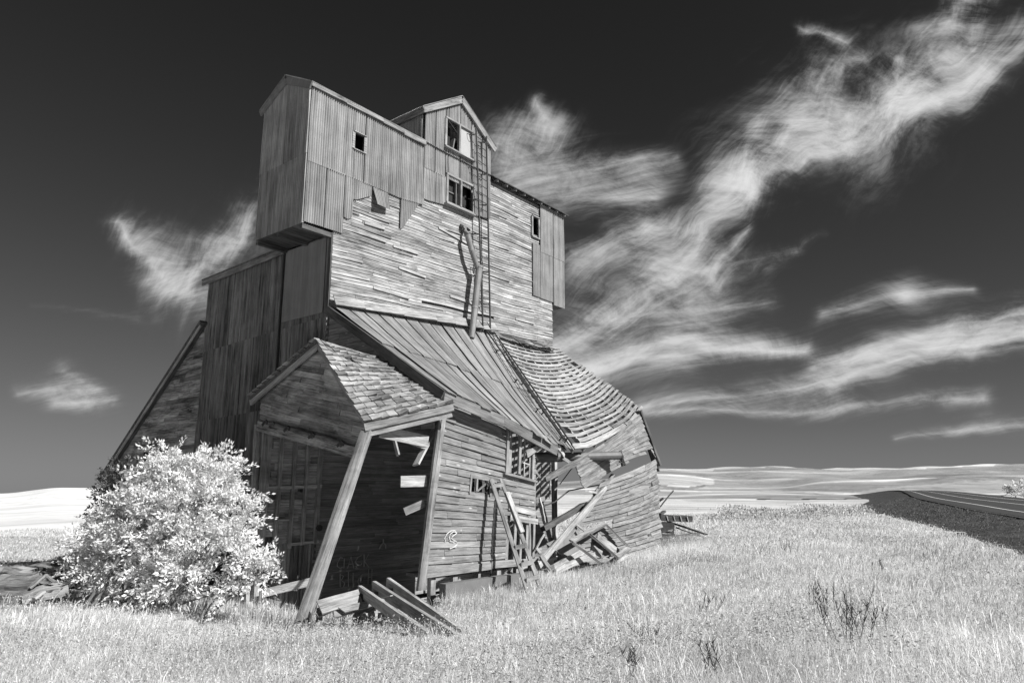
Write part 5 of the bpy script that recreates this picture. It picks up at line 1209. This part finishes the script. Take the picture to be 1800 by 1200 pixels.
for x_, y_, nm in (('a', 'b', 'frame_rail'), ('b', 'c', 'frame_stile'), ('c', 'd', 'frame_rail'), ('f', 'd', 'frame_stile'), ('a', 'e', 'frame_stile')):
    mb = MB(); A1, B1 = W(FRp[x_])-fr, W(FRp[y_])-fr; mb.bar(A1, B1, .10, .05, (.2, -.5, 1), .9, seg=3); mb.bar(A1+V3((.05, -.05, -.04)), B1+V3((.05, -.05, -.04)), .05, .07, (.2, -.5, 1), .7, seg=3); mb.build(nm, 'stud', fo)
mb = MB(); mb.bar(W(FV(1011, 920, -4.6))-fr, W(FV(1032, 936, -4.8))-fr, .08, .05); mb.build('frame_spur', 'stud', fo)
# pile at the right end
PR = [((1158, 893), (1183, 863), 30.5, 30.2, .10, .04, 'trim', 1.0, 'thin pale lath sticking up behind the buckled wall corner'),
      ((1157, 882), (1166, 875), 30.5, 30.4, .12, .08, 'darkwood', 1.0, 'dark stub of wood beside the thin pale lath'),
      ((1160, 904), (1168, 898), 30.6, 30.8, .16, .08, 'darkwood', .9, 'dark block end above the fallen roof panel'),
      ((1176, 917), (1240, 938), 31.5, 29.8, .10, .06, 'darkwood', .9, 'long dark plank sloping down into the grass at the right pile'),
      ((1178, 922), (1230, 941), 31.2, 29.5, .08, .04, 'trim', .9, 'slim grey plank under the long dark sloping one'),
      ((1176, 934), (1186, 924), 30.0, 30.4, .14, .04, 'pale', .9, 'short pale board propped up in the right pile'),
      ((1160, 939), (1186, 939), 29.4, 29.4, .10, .05, 'darkwood', .8, 'dark flat plank at the base of the right pile'),
      ((1160, 946), (1226, 938), 29.0, 29.4, .10, .10, 'log', .7, 'grey beam lying lowest in the right pile'),
      ((1157, 925), (1181, 927), 30.6, 30.6, 1.0, .42, 'darkwood', .6, 'broad dark block added to darken the space under the roof panel')]  # last entry: block added to darken the space beneath the panel
for (p, q_, da, db, w, h, mt, tn, lab) in PR:
    plank('debris_plank', lab, 'plank', FD(*p, da), FD(*q_, db), w, h, mt, tn, 'planks of the pile at the right end', world_pts=True)
a, b = FD(1157, 909, 31.0), FD(1212, 911, 31.0); rp = thing('fallen_roof_panel', 'dark slab of fallen roofing with pale battens lying on the right pile', 'roof panel', (a+b)/2+V3((0, 0, -.1))); org = V3(rp.location)
mb = MB(); mb.bar(a-org, b-org, 1.1, .24, (0, 0, 1), .8, seg=3, jit=.01); mb.build('panel', 'darkwood', rp)
mb = MB()
for f in (.2, .42, .63, .84): p = a.lerp(b, f)-org; mb.bar(p+V3((-.02, -.57, .11)), p+V3((.03, -.57, -.11)), .035, .03, (0, 1, 0), 1.2)
mb.build('batten', 'pale', rp)
# old log pile at the left
LG = [((-30, 1003), (62, 1009), 17.2, 17.0, .17, 'long upper log of the left pile'), ((6, 1004), (66, 1017), 17.0, 16.8, .14, 'slanted log on top of the left pile'), ((-40, 1025), (58, 1021), 16.6, 16.5, .20, 'thick log across the middle of the left pile'), ((-40, 1041), (60, 1033), 16.2, 16.1, .22, 'thickest log low in the left pile'),
      ((-40, 1050), (58, 1046), 15.9, 15.8, .14, 'lowest front log of the left pile'), ((62, 997), (112, 1003), 17.4, 17.2, .16, 'log with a broken end at the top right of the left pile'), ((60, 1032), (92, 1028), 16.2, 16.6, .20, 'short thick log end in the middle of the left pile'), ((40, 1052), (112, 1034), 15.8, 16.2, .18, 'log at the foot of the left pile leading to the bush'),
      ((92, 1032), (112, 1024), 16.4, 16.6, .14, 'small log stub at the right of the left pile'), ((60, 1012), (96, 1020), 17.0, 16.8, .15, 'crooked log behind the propped board of the left pile'), ((16, 999), (60, 1006), 17.6, 17.5, .12, 'thin log at the back of the left pile')]
for (p, q_, da, db, r_, lab) in LG:
    A1, B1 = FD(*p, da), FD(*q_, db); mid_ = (A1+B1)/2; mb = MB(); n = 6; mb.bar(A1, B1, r_*1.9, r_*1.15, (random.uniform(-.25, .25), -.3, 1), random.uniform(.6, 1.3), seg=8, jit=.018, ragged=.12, bow=random.uniform(-.04, .04)); mb.bar(A1+V3((.1, -.02, -r_*.9)), B1+V3((-.15, .04, -r_*.9)), r_*1.6, r_*.8, (random.uniform(-.25, .25), -.3, 1), random.uniform(.5, 1.0), seg=6, jit=.015, ragged=.1); o = mb.build('old_log', 'log', None, tuple(mid_), False); tag(o, lab, 'log', 'logs piled at the left edge')
for (p, q_, da, db, w, mt, tn, lab) in (((54, 1032), (81, 1009), 15.8, 16.0, .07, 'pale', .9, 'pale board propped against the left log pile'), ((80, 1009), (96, 1022), 16.0, 16.0, .07, 'trim', .9, 'grey board meeting the pale propped board at its top'), ((60, 1051), (78, 1038), 15.6, 15.8, .12, 'pale', 1.2, 'bright splinter lying at the foot of the left log pile'), ((40, 1050), (54, 1032), 15.7, 15.9, .06, 'darkwood', 1, 'dark stick below the pale propped board')):
    plank('propped_board', lab, 'board', FD(*p, da), FD(*q_, db), w, .04, mt, tn, 'boards on the left log pile', world_pts=True)
A1 = FD(122, 1012, 17.4); tk = thing('rusted_drum', 'dark rusted drum lying between the log pile and the bush', 'drum', (A1.x, A1.y, A1.z-.3)); mb = MB(); org = V3(tk.location)
mb.tube([A1+V3((-.35, .1, 0))-org, A1+V3((.45, -.1, -.02))-org], .27, 18, .8); mb.build('shell', 'tindark', tk, smooth=False)
mb = MB()
for f in (-.34, .05, .42): p = A1+V3((f, -f*.25+.0, 0))-org; mb.tube([p, p+V3((.03, -.008, 0))], .282, 18, 1)
mb.build('hoop', 'tindark', tk)
for px, py, lab in ((326, 1075, 'slanting dead stake under the left of the pale bush'), (432, 1065, 'dark upright stake under the right of the pale bush')):
    p = gpt(px, py); plank('dead_stake', lab, 'stake', p+V3((0, 0, -.1)), p+V3((.18 if px < 400 else -.03, .05, .75 if px < 400 else .5)), .07, .06, 'stud' if px < 400 else 'darkwood', .9, None, (0, 1, 0), world_pts=True)
bpy.context.view_layer.update()
